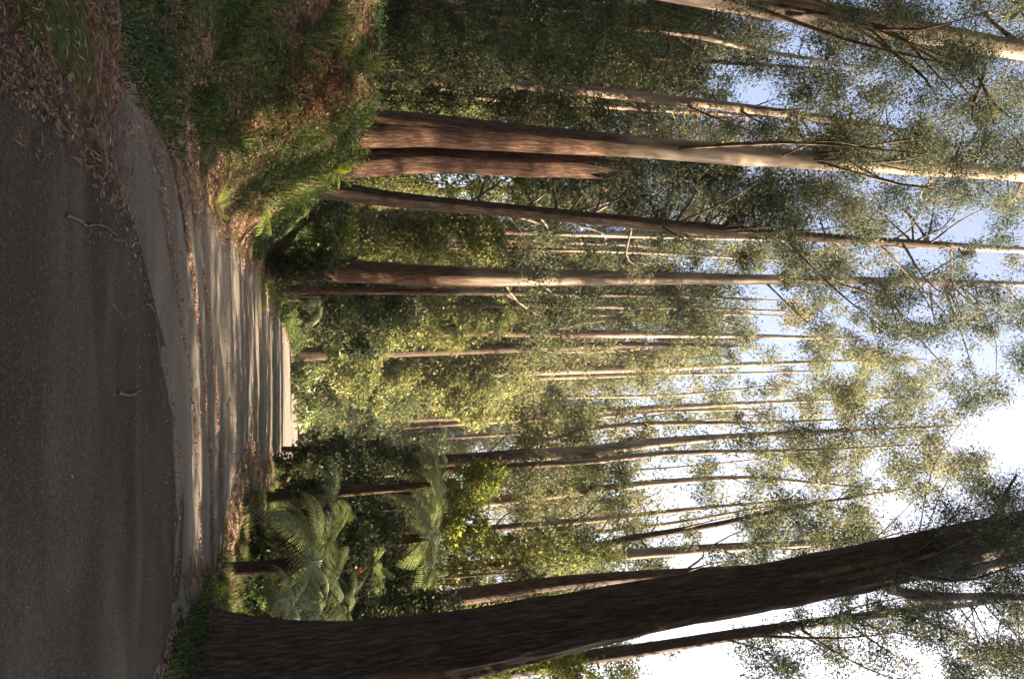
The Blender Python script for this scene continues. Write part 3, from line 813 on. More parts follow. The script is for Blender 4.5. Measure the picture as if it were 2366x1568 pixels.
for (V, U, Y, lob, mt, lab) in [
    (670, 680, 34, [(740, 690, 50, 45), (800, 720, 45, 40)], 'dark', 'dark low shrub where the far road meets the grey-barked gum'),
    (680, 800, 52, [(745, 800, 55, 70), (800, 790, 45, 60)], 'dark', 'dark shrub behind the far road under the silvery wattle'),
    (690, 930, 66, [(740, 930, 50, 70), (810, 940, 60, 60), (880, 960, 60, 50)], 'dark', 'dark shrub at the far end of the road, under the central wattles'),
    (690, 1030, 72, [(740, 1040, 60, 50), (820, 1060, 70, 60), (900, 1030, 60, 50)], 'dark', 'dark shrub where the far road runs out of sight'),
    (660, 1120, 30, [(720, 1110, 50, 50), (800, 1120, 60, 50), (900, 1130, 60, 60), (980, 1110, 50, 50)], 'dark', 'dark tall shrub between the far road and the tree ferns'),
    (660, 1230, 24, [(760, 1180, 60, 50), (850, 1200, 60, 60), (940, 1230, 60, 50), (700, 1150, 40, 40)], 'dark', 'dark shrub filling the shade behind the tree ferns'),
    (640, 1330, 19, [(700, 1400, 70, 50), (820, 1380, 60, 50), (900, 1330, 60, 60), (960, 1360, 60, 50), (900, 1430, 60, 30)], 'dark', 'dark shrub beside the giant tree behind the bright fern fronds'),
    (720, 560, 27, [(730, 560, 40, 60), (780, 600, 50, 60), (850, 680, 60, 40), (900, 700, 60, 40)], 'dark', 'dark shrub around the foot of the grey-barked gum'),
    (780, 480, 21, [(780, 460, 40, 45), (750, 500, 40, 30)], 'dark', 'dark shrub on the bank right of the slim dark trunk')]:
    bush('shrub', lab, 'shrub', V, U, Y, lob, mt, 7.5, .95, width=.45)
for (V, U, Y, lob, lab) in [
    (790, 990, 68, [(795, 1040, 25, 25), (760, 1020, 25, 25)], 'small pale bush lit in the dark shade above the end of the road'),
    (700, 900, 44, [(700, 890, 25, 30), (720, 960, 25, 25), (690, 860, 20, 20)], 'small green bush low beside the far bend of the road'),
    (830, 690, 27, [(830, 690, 35, 30), (870, 700, 30, 25), (800, 640, 25, 20)], 'small silvery bush right of the foot of the grey-barked gum'),
    (770, 525, 22, [(775, 520, 40, 20), (800, 545, 30, 30), (760, 540, 25, 22)], 'lime green bush low between slim dark trunk and grey-barked gum')]:
    bush('shrub', lab, 'shrub', V, U, Y, lob, 'bright' if 'lime' in lab else 'fern', 8, 1.0, width=.5)

# ------------------------------------------------------------------ tree ferns
def frond_mesh(L, droop, npin=26, mat='fern', tag_='frond'):
    """one arching frond along +x, pinnae both sides cut into leaflets"""
    s = np.linspace(0, 1, 14)
    x = L * np.sin(s * 1.35) / 1.0 * .9
    z = L * (.42 * s - droop * s ** 2.1)
    P = np.stack([x, 0 * s, z], -1)
    bag = Bag()
    v, q = tube(P, np.linspace(.011, .003, 14) * L / 1.4, 4)
    bag.add(v, q, np.full(len(q), .3))
    for k in range(npin):
        t = .12 + .87 * k / npin
        px_, pz_ = np.interp(t, s, x), np.interp(t, s, z)
        tx = np.interp(min(t + .05, 1), s, x) - px_; tz = np.interp(min(t + .05, 1), s, z) - pz_
        tl = math.hypot(tx, tz) + 1e-6; tx /= tl; tz /= tl
        pl = L * .26 * math.sin(math.pi * min(1, (t * .93 + .09))) ** .75 * (1.12 - t * .35)
        for sd_ in (-1, 1):
            dirv = np.array([tx * .35, sd_ * .92, tz * .35 - .22 - .15 * rng.random()])
            dirv += rng.normal(size=3) * .04
            dirv /= np.linalg.norm(dirv)
            tan = np.array([tx, 0, tz])
            nl = 9
            a = np.linspace(.06, .95, nl)
            C = np.array([px_, 0, pz_]) + dirv * (pl * a)[:, None]; C[:, 2] -= (a ** 2) * pl * .18
            for side in (-1, 1):
                w = pl * .125 * (1.05 - a)[:, None] + .007
                d = tan * side
                e = dirv
                step = pl / nl * .5
                p0 = C - e * step * .8; p1 = C + d * w * .6 - e * step * .3; p2 = C + d * w + e * step * .8; p3 = C + e * step * .8
                vv = np.stack([p0, p1, p2, p3], 1).reshape(-1, 3)
                bag.add(vv, np.arange(4 * nl).reshape(nl, 4), np.clip(rng.normal(.6, .15, nl), 0, 1))
    return bag.mesh(tag_, M[mat])
FR = [frond_mesh(1.5, .55), frond_mesh(1.5, .8), frond_mesh(1.5, .3), frond_mesh(1.5, 1.05)]
FRY = [frond_mesh(1.0, .5, 18, 'fernyellow'), frond_mesh(1.0, .25, 18, 'fernyellow')]
FRG = [frond_mesh(1.4, .5, 24, 'grass'), frond_mesh(1.4, .8, 24, 'grass')]
FRR = [frond_mesh(1.2, .3, 20, 'rust'), frond_mesh(1.2, .1, 20, 'rust')]
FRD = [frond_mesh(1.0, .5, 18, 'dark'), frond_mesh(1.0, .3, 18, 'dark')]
def fern(name, label, V, U, Y, size, n=12, protos=FR, trunk=True, group=None, tilt=.5, start=0.0, grow=None):
    c = at(V, U, Y); gz = float(surf(c[0], c[1]))
    if not trunk: c[2] = gz + .03
    root = thing(name, label, 'fern', (c[0], c[1], gz if trunk else c[2]), group)
    if trunk and c[2] - gz > .1:
        h = c[2] - gz
        P = np.array([[0, 0, -.15], [.03, .02, h * .4], [0, 0, h * .8], [0, 0, h + .02]])
        v, q = tube(catmull(P, 12), np.linspace(.15, .1, 12), 12, .25)
        link('trunk', mesh_np('trunk', v, q, M['fernstem'], {'smooth': ('POINT', np.zeros(len(v)))}, smooth=True), root)
    for k in range(n):
        me = protos[int(rng.integers(0, len(protos)))]
        o = link('frond', me, root)
        az = start + k / n * 6.283 + rng.normal() * .15
        o.location = (0, 0, (c[2] - gz) if trunk else 0)
        o.rotation_euler = (rng.normal() * .15, rng.uniform(-.75, .25) * tilt, az)
        f = size * rng.uniform(.75, 1.15)
        o.scale = (f, f, f)
    if trunk and n > 9:
        for k in range(4):
            o = link('dead_frond', FRR[k % 2], root); o['label'] = 'brown dead frond hanging down'
            o.location = (0, 0, c[2] - gz - .03)
            o.rotation_euler = (rng.normal() * .2, rng.uniform(.9, 1.25), k * 1.6 + rng.normal() * .4)
            f = size * .7; o.scale = (f, f, f)
fern('tree_fern', 'pale sunlit tree fern nearest the giant dark trunk, its fronds ending against the bark', 730, 1420, 12.0, 1.05, 16)
fern('tree_fern', 'pale sunlit tree fern left of the giant dark trunk with long low arching fronds', 715, 1295, 12.6, 1.1, 16, start=.3)
fern('tree_fern', 'tall tree fern high above the two pale ones, its frond tips hanging in the shade', 985, 1240, 17, 1.25, 15)
fern('tree_fern', 'shaded tree fern left of the tall one, beside the close pair of trunks', 1000, 1120, 20, 1.2, 13)
fern('tree_fern', 'small tree fern low in the shade behind the verge, left of the pale ferns', 760, 1180, 16, .9, 11)
fern('tree_fern', 'tree fern at the back, beside the end of the far road', 800, 1030, 33, 1.3, 11)
fern('tree_fern', 'tree fern in front of the central wattles, with pale arching fronds', 790, 745, 42, 2.0, 13)
fern('tree_fern', 'tree fern right of the foot of the grey-barked gum', 740, 690, 34, 1.2, 11)
fern('tree_fern', 'lower tree fern half hidden at the foot of the giant tree', 650, 1440, 10.6, .8, 10)
for (V, U, Y, s, lab) in [(735, 455, 15.5, .75, 'yellow-green bracken on the bank edge below the slim dark trunk'),
                          (700, 480, 14.2, .7, 'yellow-green bracken hanging over the litter bank, lower of two'),
                          (690, 660, 21, .9, 'yellow-green bracken at the road edge under the grey-barked gum'),
                          (665, 700, 30, .9, 'yellow-green bracken leaning over the far road edge'),
                          (560, 480, 11.4, .45, 'small green fern at the toe of the litter bank'),
                          (800, 390, 14.0, .6, 'small fern at the foot of the broken snag')]:
    fern('bracken_fern', lab, V, U, Y, s, 9, FRY, trunk=False, tilt=.9)

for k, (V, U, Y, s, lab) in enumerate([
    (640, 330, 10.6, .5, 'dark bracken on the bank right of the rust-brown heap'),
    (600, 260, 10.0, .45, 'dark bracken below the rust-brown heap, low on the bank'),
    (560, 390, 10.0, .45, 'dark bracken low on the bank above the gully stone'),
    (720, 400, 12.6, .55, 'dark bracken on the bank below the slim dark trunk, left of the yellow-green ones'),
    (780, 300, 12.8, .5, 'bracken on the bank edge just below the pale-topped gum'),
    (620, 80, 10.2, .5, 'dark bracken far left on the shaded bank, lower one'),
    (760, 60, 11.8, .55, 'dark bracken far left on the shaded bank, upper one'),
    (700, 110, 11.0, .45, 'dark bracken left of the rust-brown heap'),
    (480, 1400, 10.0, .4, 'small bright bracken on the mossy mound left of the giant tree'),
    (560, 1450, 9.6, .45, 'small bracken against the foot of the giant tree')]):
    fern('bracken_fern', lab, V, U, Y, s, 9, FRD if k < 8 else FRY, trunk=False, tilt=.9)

vf = [(690, 1240, 18.5, 'green fern under the long low fronds of the pale tree fern'),
      (655, 1300, 16.5, 'green fern low behind the verge, below the left pale tree fern'),
      (640, 1390, 14.5, 'green fern between the two pale tree ferns, at ground level'),
      (610, 1440, 11.6, 'green fern low in front of the pale tree fern nearest the giant trunk'),
      (700, 1360, 16, 'fern behind the gap between the two pale tree ferns'),
      (720, 1130, 24, 'fern in deep shade at the foot of the leaning reddish trunk'),
      (780, 1230, 20, 'taller fern in shade between the small tree fern and the tall one'),
      (860, 1300, 18, 'fern in shade under the hanging tips of the tall tree fern'),
      (670, 1075, 27, 'fern at the foot of the stout pink and cream trunk'),
      (800, 1400, 14.5, 'fern in shade above the pale fronds by the giant trunk')]
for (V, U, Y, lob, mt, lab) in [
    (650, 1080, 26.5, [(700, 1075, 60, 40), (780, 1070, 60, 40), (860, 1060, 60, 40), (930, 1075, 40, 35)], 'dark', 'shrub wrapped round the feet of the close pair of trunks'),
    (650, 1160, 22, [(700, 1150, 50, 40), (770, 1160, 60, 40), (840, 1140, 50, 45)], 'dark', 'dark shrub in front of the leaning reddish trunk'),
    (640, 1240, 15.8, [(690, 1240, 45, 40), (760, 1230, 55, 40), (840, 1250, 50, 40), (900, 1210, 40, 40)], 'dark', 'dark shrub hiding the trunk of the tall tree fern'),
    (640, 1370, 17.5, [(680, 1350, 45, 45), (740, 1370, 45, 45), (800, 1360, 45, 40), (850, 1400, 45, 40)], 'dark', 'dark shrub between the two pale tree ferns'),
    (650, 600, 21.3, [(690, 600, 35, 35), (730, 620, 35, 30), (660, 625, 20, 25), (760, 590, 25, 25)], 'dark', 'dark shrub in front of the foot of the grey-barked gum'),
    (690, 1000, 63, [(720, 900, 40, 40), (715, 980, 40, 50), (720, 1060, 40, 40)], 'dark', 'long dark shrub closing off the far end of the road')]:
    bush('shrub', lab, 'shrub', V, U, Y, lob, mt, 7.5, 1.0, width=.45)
for k, (V, U, Y, lab) in enumerate(vf):
    p_ = at(V, U, Y)
    hi = p_[2] - float(surf(p_[0], p_[1])) > .5
    fern('tree_fern' if hi else 'ground_fern', lab, V, U, Y, (.9 if k % 3 else 1.1) * (.62 if Y < 15 else .85), 12, FR if k % 2 else FRG, trunk=hi, tilt=.8)

# ------------------------------------------------------------------ grass and low plants (nobody could count it)
def scatter(n, fn):
    out = []
    while sum(len(a) for a in out) < n:
        a = fn(n)
        out.append(a)
    return np.concatenate(out)[:n]
def blades(xy, hmin, hmax, w, tone_mu):
    n = len(xy)
    z = surf(xy[:, 0], xy[:, 1])
    base = np.column_stack([xy, z - .02])
    h = rng.uniform(hmin, hmax, n)
    a = rng.random(n) * 6.283
    d = np.stack([np.cos(a), np.sin(a), np.zeros(n)], -1)
    side = np.stack([-np.sin(a), np.cos(a), np.zeros(n)], -1) * (w * rng.uniform(.6, 1.4, n))[:, None]
    bend = rng.uniform(.2, .9, n)[:, None] * h[:, None]
    mid = base + d * bend * .35 + np.array([0, 0, 1]) * h[:, None] * .6
    tip = base + d * bend + np.array([0, 0, 1]) * h[:, None] * .85
    v = np.stack([base - side, base + side, mid + side * .8, mid - side * .8, tip], 1).reshape(-1, 3)
    i = np.arange(n)[:, None] * 5
    return v, i + np.array([[0, 1, 2, 3]]), i + np.array([[3, 2, 4]]), np.clip(rng.normal(tone_mu, .2, n), 0, 1)
gb = Bag()
def add_blades(xy, hmin, hmax, w, mu):
    v, q, t, tn = blades(xy, hmin, hmax, w, mu)
    n0 = gb.n
    gb.v.append(v); gb.q.append(q + n0); gb.t.append(t + n0); gb.tq.append(tn); gb.tt.append(tn); gb.n += len(v)
# bank: tufts where a noise field allows
def bank_pts(n, x0, x1, y0, y1, thr, sc=1.1, seed=3):
    def f(m):
        x = rng.uniform(x0, x1, m * 4); y = rng.uniform(y0, y1, m * 4)
        k = (fbm(x * sc, y * sc, seed) > thr) & (x < road_l(y) - .15) & (x < road_l(y) - .9 * (y < 17) * rng.random(len(x)) ** .3) & (rng.random(len(x)) > .93 * np.exp(-((x + 4.4) ** 2 + (y - 11.2) ** 2) / .7))
        return np.column_stack([x, y])[k]
    return scatter(n, f)
add_blades(bank_pts(42000, -9, -2.3, 9.2, 26, .15), .05, .2, .006, .35)
add_blades(bank_pts(14000, -8, -1.9, 9.5, 17, .18, 2.2, 8), .12, .42, .008, .6)
add_blades(bank_pts(9000, -7, -1.3, 3, 9, .12, 1.8, 5), .04, .18, .005, .35)
def verge_pts(n, y0, y1, w0, w1):
    def f(m):
        y = rng.uniform(y0, y1, m); x = road_r(y) + rng.uniform(w0, w1, m)
        k = vnoise(x * 2.2, y * 2.2, 12) > -.2
        return np.column_stack([x, y])[k]
    return scatter(n, f)
add_blades(verge_pts(5000, 9.5, 24, .1, 1.1), .04, .14, .006, .85)
add_blades(verge_pts(24000, 9.5, 26, 1.1, 1.9), .08, .3, .008, .8)
add_blades(verge_pts(9000, 7.5, 12.5, -.05, 1.2), .06, .3, .008, .8)
add_blades(verge_pts(16000, 9, 24, 1.25, 1.9), .06, .2, .008, .9)
add_blades(verge_pts(26000, 8, 34, 1.2, 6), .08, .3, .01, .35)
add_blades(verge_pts(12000, 26, 55, .1, 3), .08, .35, .016, .5)
def left_far(m):
    y = rng.uniform(22, 60, m); x = road_l(y) - rng.uniform(.2, 3, m)
    return np.column_stack([x, y])
add_blades(left_far(14000), .08, .35, .014, .5)
add_blades(np.column_stack([rng.uniform(3.4, 6.5, 9000), rng.uniform(7.2, 10.4, 9000)]), .06, .26, .007, .6)
add_blades(np.column_stack([rng.uniform(-8, -2.2, 7000), rng.uniform(5.8, 9.0, 7000)]), .04, .2, .006, .35)
tag(link('grass', gb.mesh('grass', M['grass'])), 'short grass and moss tufts along both road edges and over the bank', 'grass', kind='stuff')

# low leafy ground plants
gc = Bag()
def plants(xy, r, n_each, L, out_bag, w=.5, mu=.5, lift=.5):
    z = surf(xy[:, 0], xy[:, 1])
    c = np.column_stack([xy, z + r * lift])
    C = np.repeat(c, n_each, 0)
    C = C + rng.normal(size=C.shape) * np.array([r, r, r * .55])
    C[:, 2] = np.maximum(C[:, 2], surf(C[:, 0], C[:, 1]) + .01)
    v, q = leaves(C, L, w, -.1)
    out_bag.add(v, q, np.clip(rng.normal(mu, .2, len(C)) + np.repeat(rng.normal(size=len(xy)) * .1, n_each), 0, 1))
plants(bank_pts(1500, -9, -2.4, 9.2, 19, .02, .9, 21), .15, 60, .05, gc, mu=.4)
plants(bank_pts(160, -4.6, -2.2, 10.5, 19, .15, 1.2, 25), .14, 46, .05, gc)
plants(verge_pts(520, 9, 30, 1.7, 7), .2, 46, .07, gc, mu=.45)
plants(verge_pts(420, 14, 50, 2.5, 12), .35, 60, .10, gc, mu=.4)
plants(left_far(260), .3, 60, .1, gc)
plants(np.column_stack([rng.uniform(3.5, 6.2, 260), rng.uniform(7.3, 10.2, 260)]), .1, 46, .045, gc, mu=.55)
plants(np.column_stack([rng.uniform(-8, -2.4, 160), rng.uniform(6.2, 9.0, 160)]), .1, 40, .045, gc, mu=.35)
tag(link('ground_cover', gc.mesh('ground_cover', M['grass'])), 'low leafy plants covering the bank and the forest floor', 'ground cover', kind='stuff')

# ------------------------------------------------------------------ dead leaves, bark strips, twigs
lb = Bag()
def litter(xy, L, w=.35, mu=.5, lift=.012):
    z = surf(xy[:, 0], xy[:, 1])
    n = len(xy)
    c = np.column_stack([xy, z + lift + rng.random(n) * .012])
    a = rng.random(n) * 6.283
    d = np.stack([np.cos(a), np.sin(a), rng.normal(size=n) * .22], -1)
    s_ = np.stack([-np.sin(a), np.cos(a), rng.normal(size=n) * .35], -1)
    l = (L * rng.uniform(.5, 1.5, n))[:, None]
    v = np.stack([c - d * l * .5, c + s_ * l * w * .5, c + d * l * .5, c - s_ * l * w * .5 + np.array([0, 0, .006])], 1).reshape(-1, 3)
    lb.add(v, np.arange(4 * n).reshape(n, 4), np.clip(rng.normal(mu, .22, n), 0, 1))
def box_pts(n, x0, x1, y0, y1, thr, sc, seed):
    def f(m):
        x = rng.uniform(x0, x1, m * 3); y = rng.uniform(y0, y1, m * 3)
        return np.column_stack([x, y])[fbm(x * sc, y * sc, seed) > thr]
    return scatter(n, f)
litter(box_pts(600, -4, 5, 2, 8, .15, 1.4, 31), .03, .35, .3)
litter(box_pts(14000, -4.2, -1.2, 2.6, 6.2, -.15, 1.6, 33), .033, .26, .3, .03)
litter(box_pts(5000, -4.2, -1.0, 2.6, 6.4, -.2, 1.6, 34), .09, .06, .35, .03)
litter(box_pts(3000, -9, 5, 8, 20, .1, .9, 35), .05)
litter(np.column_stack([rng.uniform(-8, -1.7, 12000), rng.uniform(5.2, 9.2, 12000)]), .04, .28, .4, .03)
litter(bank_pts(9000, -8, -2.2, 8.8, 17, -.1, 1.3, 54), .12, .05, .5, .05)
litter(np.column_stack([-2.2 - np.abs(rng.normal(size=16000)) * .8, rng.uniform(9, 17, 16000)]), .055, .3, .6, .02)
litter(np.column_stack([rng.uniform(3.2, 5.5, 2500), rng.uniform(6.6, 8.6, 2500)]), .05, .3, .5, .02)
# windrows of litter along the wheel tracks
def along(path, n, sd_):
    P = catmull(np.array([(a, b, 0) for a, b in path]), 400)
    t = rng.integers(0, 400, n)
    k = fbm(P[t, 0] * 1.7, P[t, 1] * 1.7, 41) > -.25
    return (P[t, :2] + rng.normal(size=(n, 2)) * sd_)[k]
TR1 = [(-3.4, 7.0), (-2.2, 8.3), (-1.0, 9.2), (.6, 10.2), (2.4, 10.9), (4.4, 11.3)]
TR2 = [(-2.2, 9.2), (-1.2, 10.0), (.2, 10.9), (1.8, 11.8), (3.6, 12.4)]
TR3 = [(-3.6, 6.2), (-2.5, 6.9), (-1.4, 7.7), (-.2, 8.6), (1.6, 9.6), (4.5, 10.2)]
litter(along(TR1, 8000, .06), .035, .4, .6)
litter(along(TR2, 6000, .09), .035, .4, .55)
litter(along(TR3, 2500, .08), .035, .4, .5)
e_ = [(x, y - .05) for x, y in EDGE[2:12]]
litter(along(e_, 700, .06), .035, .35, .5)
litter(along(e_, 1500, .25), .035, .35, .45)
litter(along([(-2.1, y) for y in (9.5, 12, 15, 18, 21)], 6000, .22), .05, .35, .5)
litter(along([(float(road_r(y)) + .15, y) for y in (8, 10, 12, 14, 16, 18, 21, 26)], 15000, .18), .055, .35, .6)
litter(along([(float(road_r(y)) + .7, y) for y in (9, 11, 13, 15, 17, 19, 21, 26)], 34000, .36), .055, .3, .9, .02)
litter(along([(float(road_r(y)) + .7, y) for y in (9, 11, 13, 15, 17, 19, 21, 26)], 5000, .35), .12, .05, .75, .03)
litter(along([(float(road_r(y)) + .7, y) for y in (11, 13, 15, 17, 19, 22)], 9000, .3), .055, .35, .6)
litter(bank_pts(26000, -9, -2.2, 8.6, 20, -.05, 1.3, 51), .06, .3, .5)
litter(along([(-1.2, 27), (-1.6, 22), (-.4, 38), (1.5, 48)], 2500, .4), .08, .35, .6)
tag(link('leaf_litter', lb.mesh('leaf_litter', M['litter'])), 'fallen brown leaves and bark crumbs scattered over road, pull-off and bank', 'leaf litter', kind='stuff')

# heap of rust-coloured dead bracken on the bank
c0 = at(705, 205, 11.2)
rb = Bag()
FD = []
for me in (FR[0], FR[1], FR[3]):
    a_ = np.zeros(len(me.vertices) * 3); me.vertices.foreach_get('co', a_)
    FD.append((a_.reshape(-1, 3), np.array([p.vertices[:] for p in me.polygons])))
for k in range(190):
    x = c0[0] + rng.normal() * .5; y = c0[1] + rng.normal() * .42
    m_ = 70
    a = rng.random() * 6.283; t = rng.random((m_, 1))
    C = np.array([x, y, 0]) + np.array([math.cos(a), math.sin(a), 0]) * t * .5 + rng.normal(size=(m_, 3)) * .03
    C[:, 2] = terrain(C[:, 0], C[:, 1]) + .02 + (.16 * rng.random() * (1 - t[:, 0]) + .03 * rng.random(m_))
    v, q = leaves(C, .09, .13, .0)
    rb.add(v, q, np.clip(rng.normal(.5, .16) + rng.normal(size=m_) * .18, 0, 1))
b0 = (c0[0], c0[1], float(terrain(c0[0], c0[1])))
o = link('dead_bracken', rb.mesh('dead_bracken', M['rust'], origin=b0), None, b0)
tag(o, 'heap of rust-brown dead bracken lying on the left bank below the broken snag', 'dead bracken')

# sticks lying about
def stick(label, pts, r0, r1, forks=(), mat='deadwood', cat='stick', name='fallen_stick', group=None):
    P = []
    for x, y, dz in pts:
        P.append((x, y, float(surf(x, y)) + dz + r0 * .8))
    P = np.array(P); base = P[0].copy()
    n = 16
    C = catmull(P, n)
    C[1:-1] += rng.normal(size=(n - 2, 3)) * r0 * .35
    bag = Bag()
    v, q = tube(C, np.linspace(r0, r1, n), 7, .2)
    bag.add(v, q)
    for (i, dx, dy, dz) in forks:
        v, q = tube(catmull([C[i], C[i] + np.array([dx * .5, dy * .5, dz * .5 + .02]), C[i] + np.array([dx, dy, dz])], 6), np.linspace(r0 * .6, r1 * .6, 6), 5)
        bag.add(v, q)
    o = link(name, bag.mesh(name, M[mat], smooth=True, origin=base), None, tuple(base))
    tag(o, label, cat, group)
def gp(V, U, z=0.0):
    d = ray(V, U); t = (z - CAMZ) / d[2]
    return d[0] * t, d[1] * t
def st(label, vus, r0, r1, forks=(), z=0.0, lift=0.0):
    stick(label, [(*gp(V, U, z), lift if 0 < i < len(vus) - 1 else 0) for i, (V, U) in enumerate(vus)], r0, r1, forks)
st('long thin stick lying across the litter at the lower left, the longest one', [(65, 205), (120, 270), (180, 330), (232, 378)], .014, .006, [(9, .15, .1, .03)])
st('thin stick beside the longest one, closer to the corner', [(60, 180), (85, 225), (120, 270)], .010, .005)
st('short straight twig crossing the tip of the longest stick', [(190, 384), (225, 383), (250, 382)], .008, .005)
st('thin crooked twig on the pull-off below its sunlit lip', [(150, 498), (185, 510), (200, 522), (235, 520), (270, 545)], .009, .004, [(8, .1, -.12, .02)])
st('small dark twig lying on the bright lip of the pull-off, upper of two', [(258, 552), (285, 556), (318, 560)], .008, .004)
st('small dark twig on the lip of the pull-off, lower of two', [(335, 700), (350, 708), (365, 700)], .009, .004)
st('short forked twig on the lip of the pull-off in the middle', [(355, 780), (372, 786), (380, 774)], .010, .005)
st('curved strip of bark lying on the pull-off', [(270, 905), (290, 912), (310, 910), (325, 900)], .012, .006)
st('straight twig on the pull-off in front of the dappled band', [(255, 700), (270, 715), (285, 738)], .009, .004)
for k, (V, U, a, L, lab) in enumerate([
    (745, 260, .9, .9, 'pale dead stick leaning on the bank under the broken snag, upper one'),
    (690, 300, .5, .8, 'pale dead stick on the bank under the broken snag, lower one'),
    (790, 120, 1.5, 1.2, 'pale dead branch along the top of the bank at the far left'),
    (780, 40, 1.3, .9, 'short pale branch on top of the bank near the left edge'),
    (640, 360, -.4, .9, 'thin dead twig arching over the green part of the bank'),
    (560, 530, .3, .8, 'pale twig lying at the toe of the litter bank'),
    (620, 500, .8, .7, 'brown stick lying across the litter bank')]):
    Yg = 11.3 + .8 * (V > 700)
    p = at(V, U, Yg)
    x, y = p[0], p[1]
    dx, dy = math.cos(a) * L, math.sin(a) * L * .4
    stick(lab, [(x - dx / 2, y - dy / 2, .03), (x, y, .10), (x + dx / 2, y + dy / 2, .05)], .014, .005, [(6, .18, .05, .15), (10, .1, -.1, .12)])

# stones
def stone(label, V, U, r, z=0.0):
    x, y = gp(V, U, z)
    z0 = float(surf(x, y))
    import bmesh
    bm = bmesh.new(); bmesh.ops.create_icosphere(bm, subdivisions=3, radius=r)
    for vv in bm.verts:
        c = vv.co.normalized()
        vv.co *= 1 + .35 * float(fbm(np.array(c.x * 1.6 + x), np.array(c.y * 1.6 + c.z * 2 + y), 61))
        vv.co.z *= .6
    me = bpy.data.meshes.new('stone'); bm.to_mesh(me); bm.free()
    for p in me.polygons: p.use_smooth = True
    me.materials.append(M['deadwood'])
    o = link('stone', me, None, (x, y, z0 + r * .35)); tag(o, label, 'stone')
stone('pale rounded stone at the bottom of the gully on the left', 395, 320, .10, -.2)
stone('small pale stone on the dark litter at the lower left', 150, 175, .035)
stone('second small stone on the litter at the lower left, nearer the longest stick', 135, 205, .03)

# ------------------------------------------------------------------ far wood and the trees outside the frame
def proto_tree(H, R0, crown_lo, W, nb, seed, leaf=.26, mat='gum', per=150, barkm='barkpale'):
    P = np.array([[0, 0, -.5], [rng.normal() * .2, rng.normal() * .2, H * .35], [rng.normal() * .4, rng.normal() * .4, H * .7], [rng.normal() * .5, rng.normal() * .5, H * .97]])
    C = catmull(P, 30); R = R0 * (1 - .88 * np.linspace(0, 1, 30) ** 1.1)
    v, q = tube(C, R, 12, .08, .3, seed=seed)
    tm = mesh_np('trunk', v, q, M[barkm], {'smooth': ('POINT', np.clip((v[:, 2] - H * .2) / (H * .1), 0, 1))}, smooth=True)
    bag = Bag(); br = Bag()
    for k in range(nb):
        t = crown_lo + (1 - crown_lo) * rng.random() ** .8
        z = H * t
        w = W * (1 - .65 * (t - crown_lo) / (1 - crown_lo)) * (.35 + .65 * rng.random() ** .5)
        a = rng.random() * 6.283
        j = int(np.clip(t * 29 - 3 * rng.random() - 1, 1, 28))
        c = np.array([C[j][0] + math.cos(a) * w, C[j][1] + math.sin(a) * w, z])
        mid = C[j] * .5 + c * .5; mid[2] += rng.normal() * .3
        vv, qq = tube(catmull([C[j], mid, c], 6), np.linspace(min(R[j] * .4, .09), .015, 6), 4)
        br.add(vv, qq)
        n = int(per * rng.uniform(.6, 1.3)); ns = 5
        sub = c + rng.normal(size=(ns, 3)) * np.array([.8, .8, .5]) * W * .16
        idx = rng.integers(0, ns, n)
        off = rng.normal(size=(n, 3)) * .35 * (W / 4); off[:, 2] -= np.abs(rng.normal(size=n)) * .15
        v2, q2 = leaves(sub[idx] + off, leaf, .36, .5)
        bag.add(v2, q2, np.clip(rng.normal(.5, .2, n) + rng.normal() * .12, 0, 1))
    return tm, br.mesh('branches', M['branch']), bag.mesh('crown', M[mat])
def place(proto, x, y, s, rz, name, label, cat, group):
    z = float(terrain(x, y))
    root = thing(name, label, cat, (x, y, z), group)
    root.rotation_euler = (0, 0, rz); root.scale = (s, s, s)
    for nm, me in zip(('trunk', 'branches', 'crown'), proto):
        link(nm, me, root)
PT = [proto_tree(34, .38, .35, 4.2, 60, 1), proto_tree(37, .42, .4, 4.6, 64, 2), proto_tree(31, .33, .3, 3.8, 58, 3), proto_tree(35, .36, .45, 4.4, 56, 4)]
PS = [proto_tree(30, .35, .3, 5.5, 90, 11, .22, 'gum', 560), proto_tree(33, .38, .35, 5.5, 90, 12, .22, 'gum', 560)]
PH = [proto_tree(30, .35, .5, 4.6, 80, 13, .22, 'gum', 900), proto_tree(32, .35, .52, 4.6, 80, 14, .22, 'gum', 900)]
PU = [proto_tree(11, .14, .06, 2.8, 70, 5, .17, 'olive', 190, 'bark'), proto_tree(9, .13, .04, 3.0, 70, 6, .16, 'dark', 200, 'bark'), proto_tree(13, .16, .08, 2.6, 75, 7, .17, 'olive', 190, 'bark')]
r2 = np.random.default_rng(77)
def far_spot(y0, y1):
    while True:
        y = r2.uniform(y0, y1); x = r2.uniform(-.75, .75) * y
        if x > road_l(y) - 2.5 and x < road_r(y) + 2.5 and y < 92: continue
        if x > road_l(y) and y < 72: continue
        if -.36 < x / y < -.22 and r2.random() < .75: continue
        return x, y
for k in range(110):
    x, y = far_spot(48, 100)
    place(PT[k % 4], x, y, r2.uniform(.95, 1.25), r2.uniform(0, 6.28), 'forest_tree',
          'tall thin gum tree deep in the wood behind the far road', 'tree', 'tall gum trees deep in the far wood')
for k in range(120):
    x, y = far_spot(50, 95)
    place(PU[k % 3], x, y, r2.uniform(.9, 1.9), r2.uniform(0, 6.28), 'understorey_tree',
          'leafy low tree in the far wood under the tall gums', 'small tree', 'low leafy trees in the far wood')
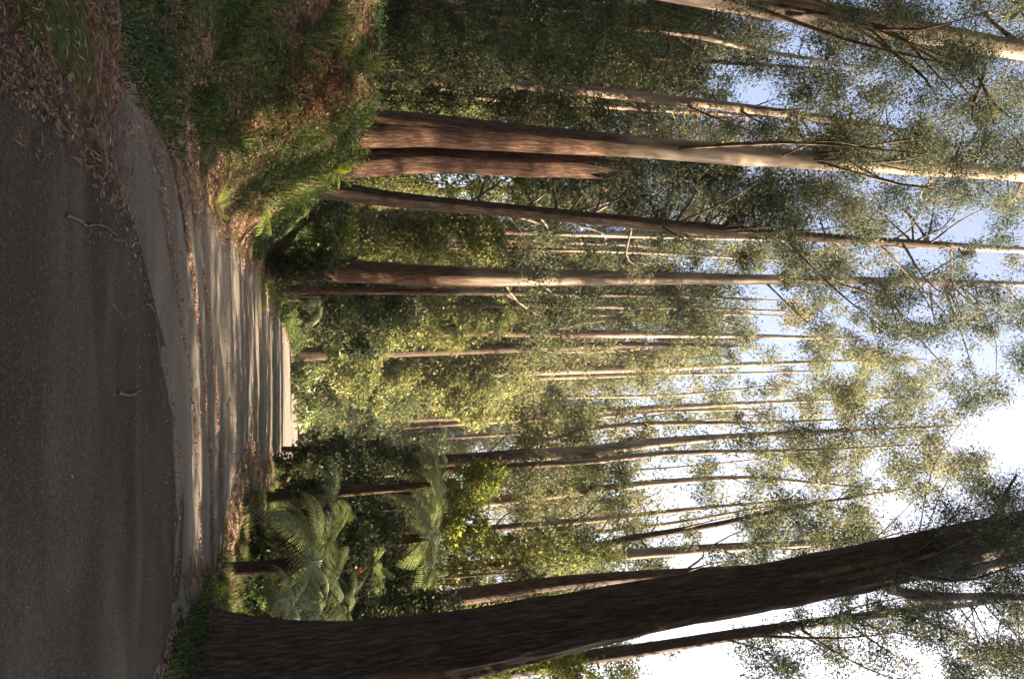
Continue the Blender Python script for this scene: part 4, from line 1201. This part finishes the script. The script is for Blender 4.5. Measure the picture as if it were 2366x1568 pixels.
for k in range(22):
    y = r2.uniform(26, 60); sidev = -1 if r2.random() < .5 else 1
    x = (road_l(y) - r2.uniform(5, 16)) if sidev < 0 else (road_r(y) + r2.uniform(15, 30))
    place(PU[k % 3], float(x), y, r2.uniform(.6, 1.0), r2.uniform(0, 6.28), 'understorey_tree',
          'leafy low tree standing back from the road in the middle distance', 'small tree', 'low leafy trees beside the middle of the road')
for k, (x, y, s) in enumerate([(19, 7.5, .95)]):
    place(PH[k % 2], x, y, s, k * 1.9, 'shade_tree', 'high-crowned gum tree just outside the picture on the right', 'tree', 'high gum trees outside the picture on the right')
for k, (x, y, s) in enumerate([(12, 8.3, .75), (17.5, 16.5, .85), (16.5, 7.5, .85), (15.5, 11.3, .8), (20, 12.3, .95), (24, 12.6, 1.05)]):
    place(PT[k % 4], x, y, s, k * 1.3, 'shade_tree', 'thin-crowned gum tree just outside the picture on the right', 'tree', 'thin gum trees outside the picture on the right')
# neighbours to the right and behind the camera; they throw the shade on the pull-off
for k, (x, y, s) in enumerate([(9, 1, .62), (12, 5, .7),  (15, 0, .75), (18, 5, .8), (11, -3, .66), (17, -5, .8), (24, 3, .9),
                               (23, -6, .9), (30, -1, .95), (30, 6, 1.0)]):
    place(PS[k % 2], x, y, s, k * 1.3, 'shade_tree', 'gum tree standing outside the picture on the right', 'tree', 'gum trees outside the picture on the right')
for k, (x, y, s) in enumerate([(8.5, 2.5, .7), (10.5, 6.5, .8), (9, -2, .8), (13, 2.5, .8), (14, -4, .9), (9.6, 8.9, 1.1)]):
    place(PU[k % 3], x, y, s, k * 1.7, 'shade_tree', 'leafy low tree standing outside the picture on the right', 'small tree', 'low trees outside the picture on the right')
for k, (x, y, s) in enumerate([(-8, -4, .7), (-12, 2, .8), (3, -9, .8), (-6, 1.5, .75), (6.5, -2, .7), (-10, 6, .8), (-3, -12, .8), (-14, 10, .8), (-17, 16, .9), (9, -10, .8)]):
    place(PS[k % 2], x, y, s, k * 2.1, 'shade_tree', 'gum tree standing behind or left of the camera', 'tree', 'gum trees behind the camera')
print('FACES', sum(len(me.polygons) for me in bpy.data.meshes))

# ------------------------------------------------------------------ the air
hm, hnt, hout = new_mat('forest_air')
pv = N(hnt, 'ShaderNodeVolumePrincipled')
pv.inputs['Color'].default_value = (.95, .95, .93, 1)
pv.inputs['Density'].default_value = 0.00032
pv.inputs['Anisotropy'].default_value = .3
hnt.links.new(pv.outputs[0], hout.inputs['Volume'])
hv = np.array([(x, y, z) for z in (-12, 95) for (x, y) in ((-520, -140), (520, -140), (520, 950), (-520, 950))], float)
hq = np.array([(0, 3, 2, 1), (4, 5, 6, 7), (0, 1, 5, 4), (1, 2, 6, 5), (2, 3, 7, 6), (3, 0, 4, 7)])
hz = link('haze', mesh_np('haze', hv, hq, hm)); hz['kind'] = 'stuff'
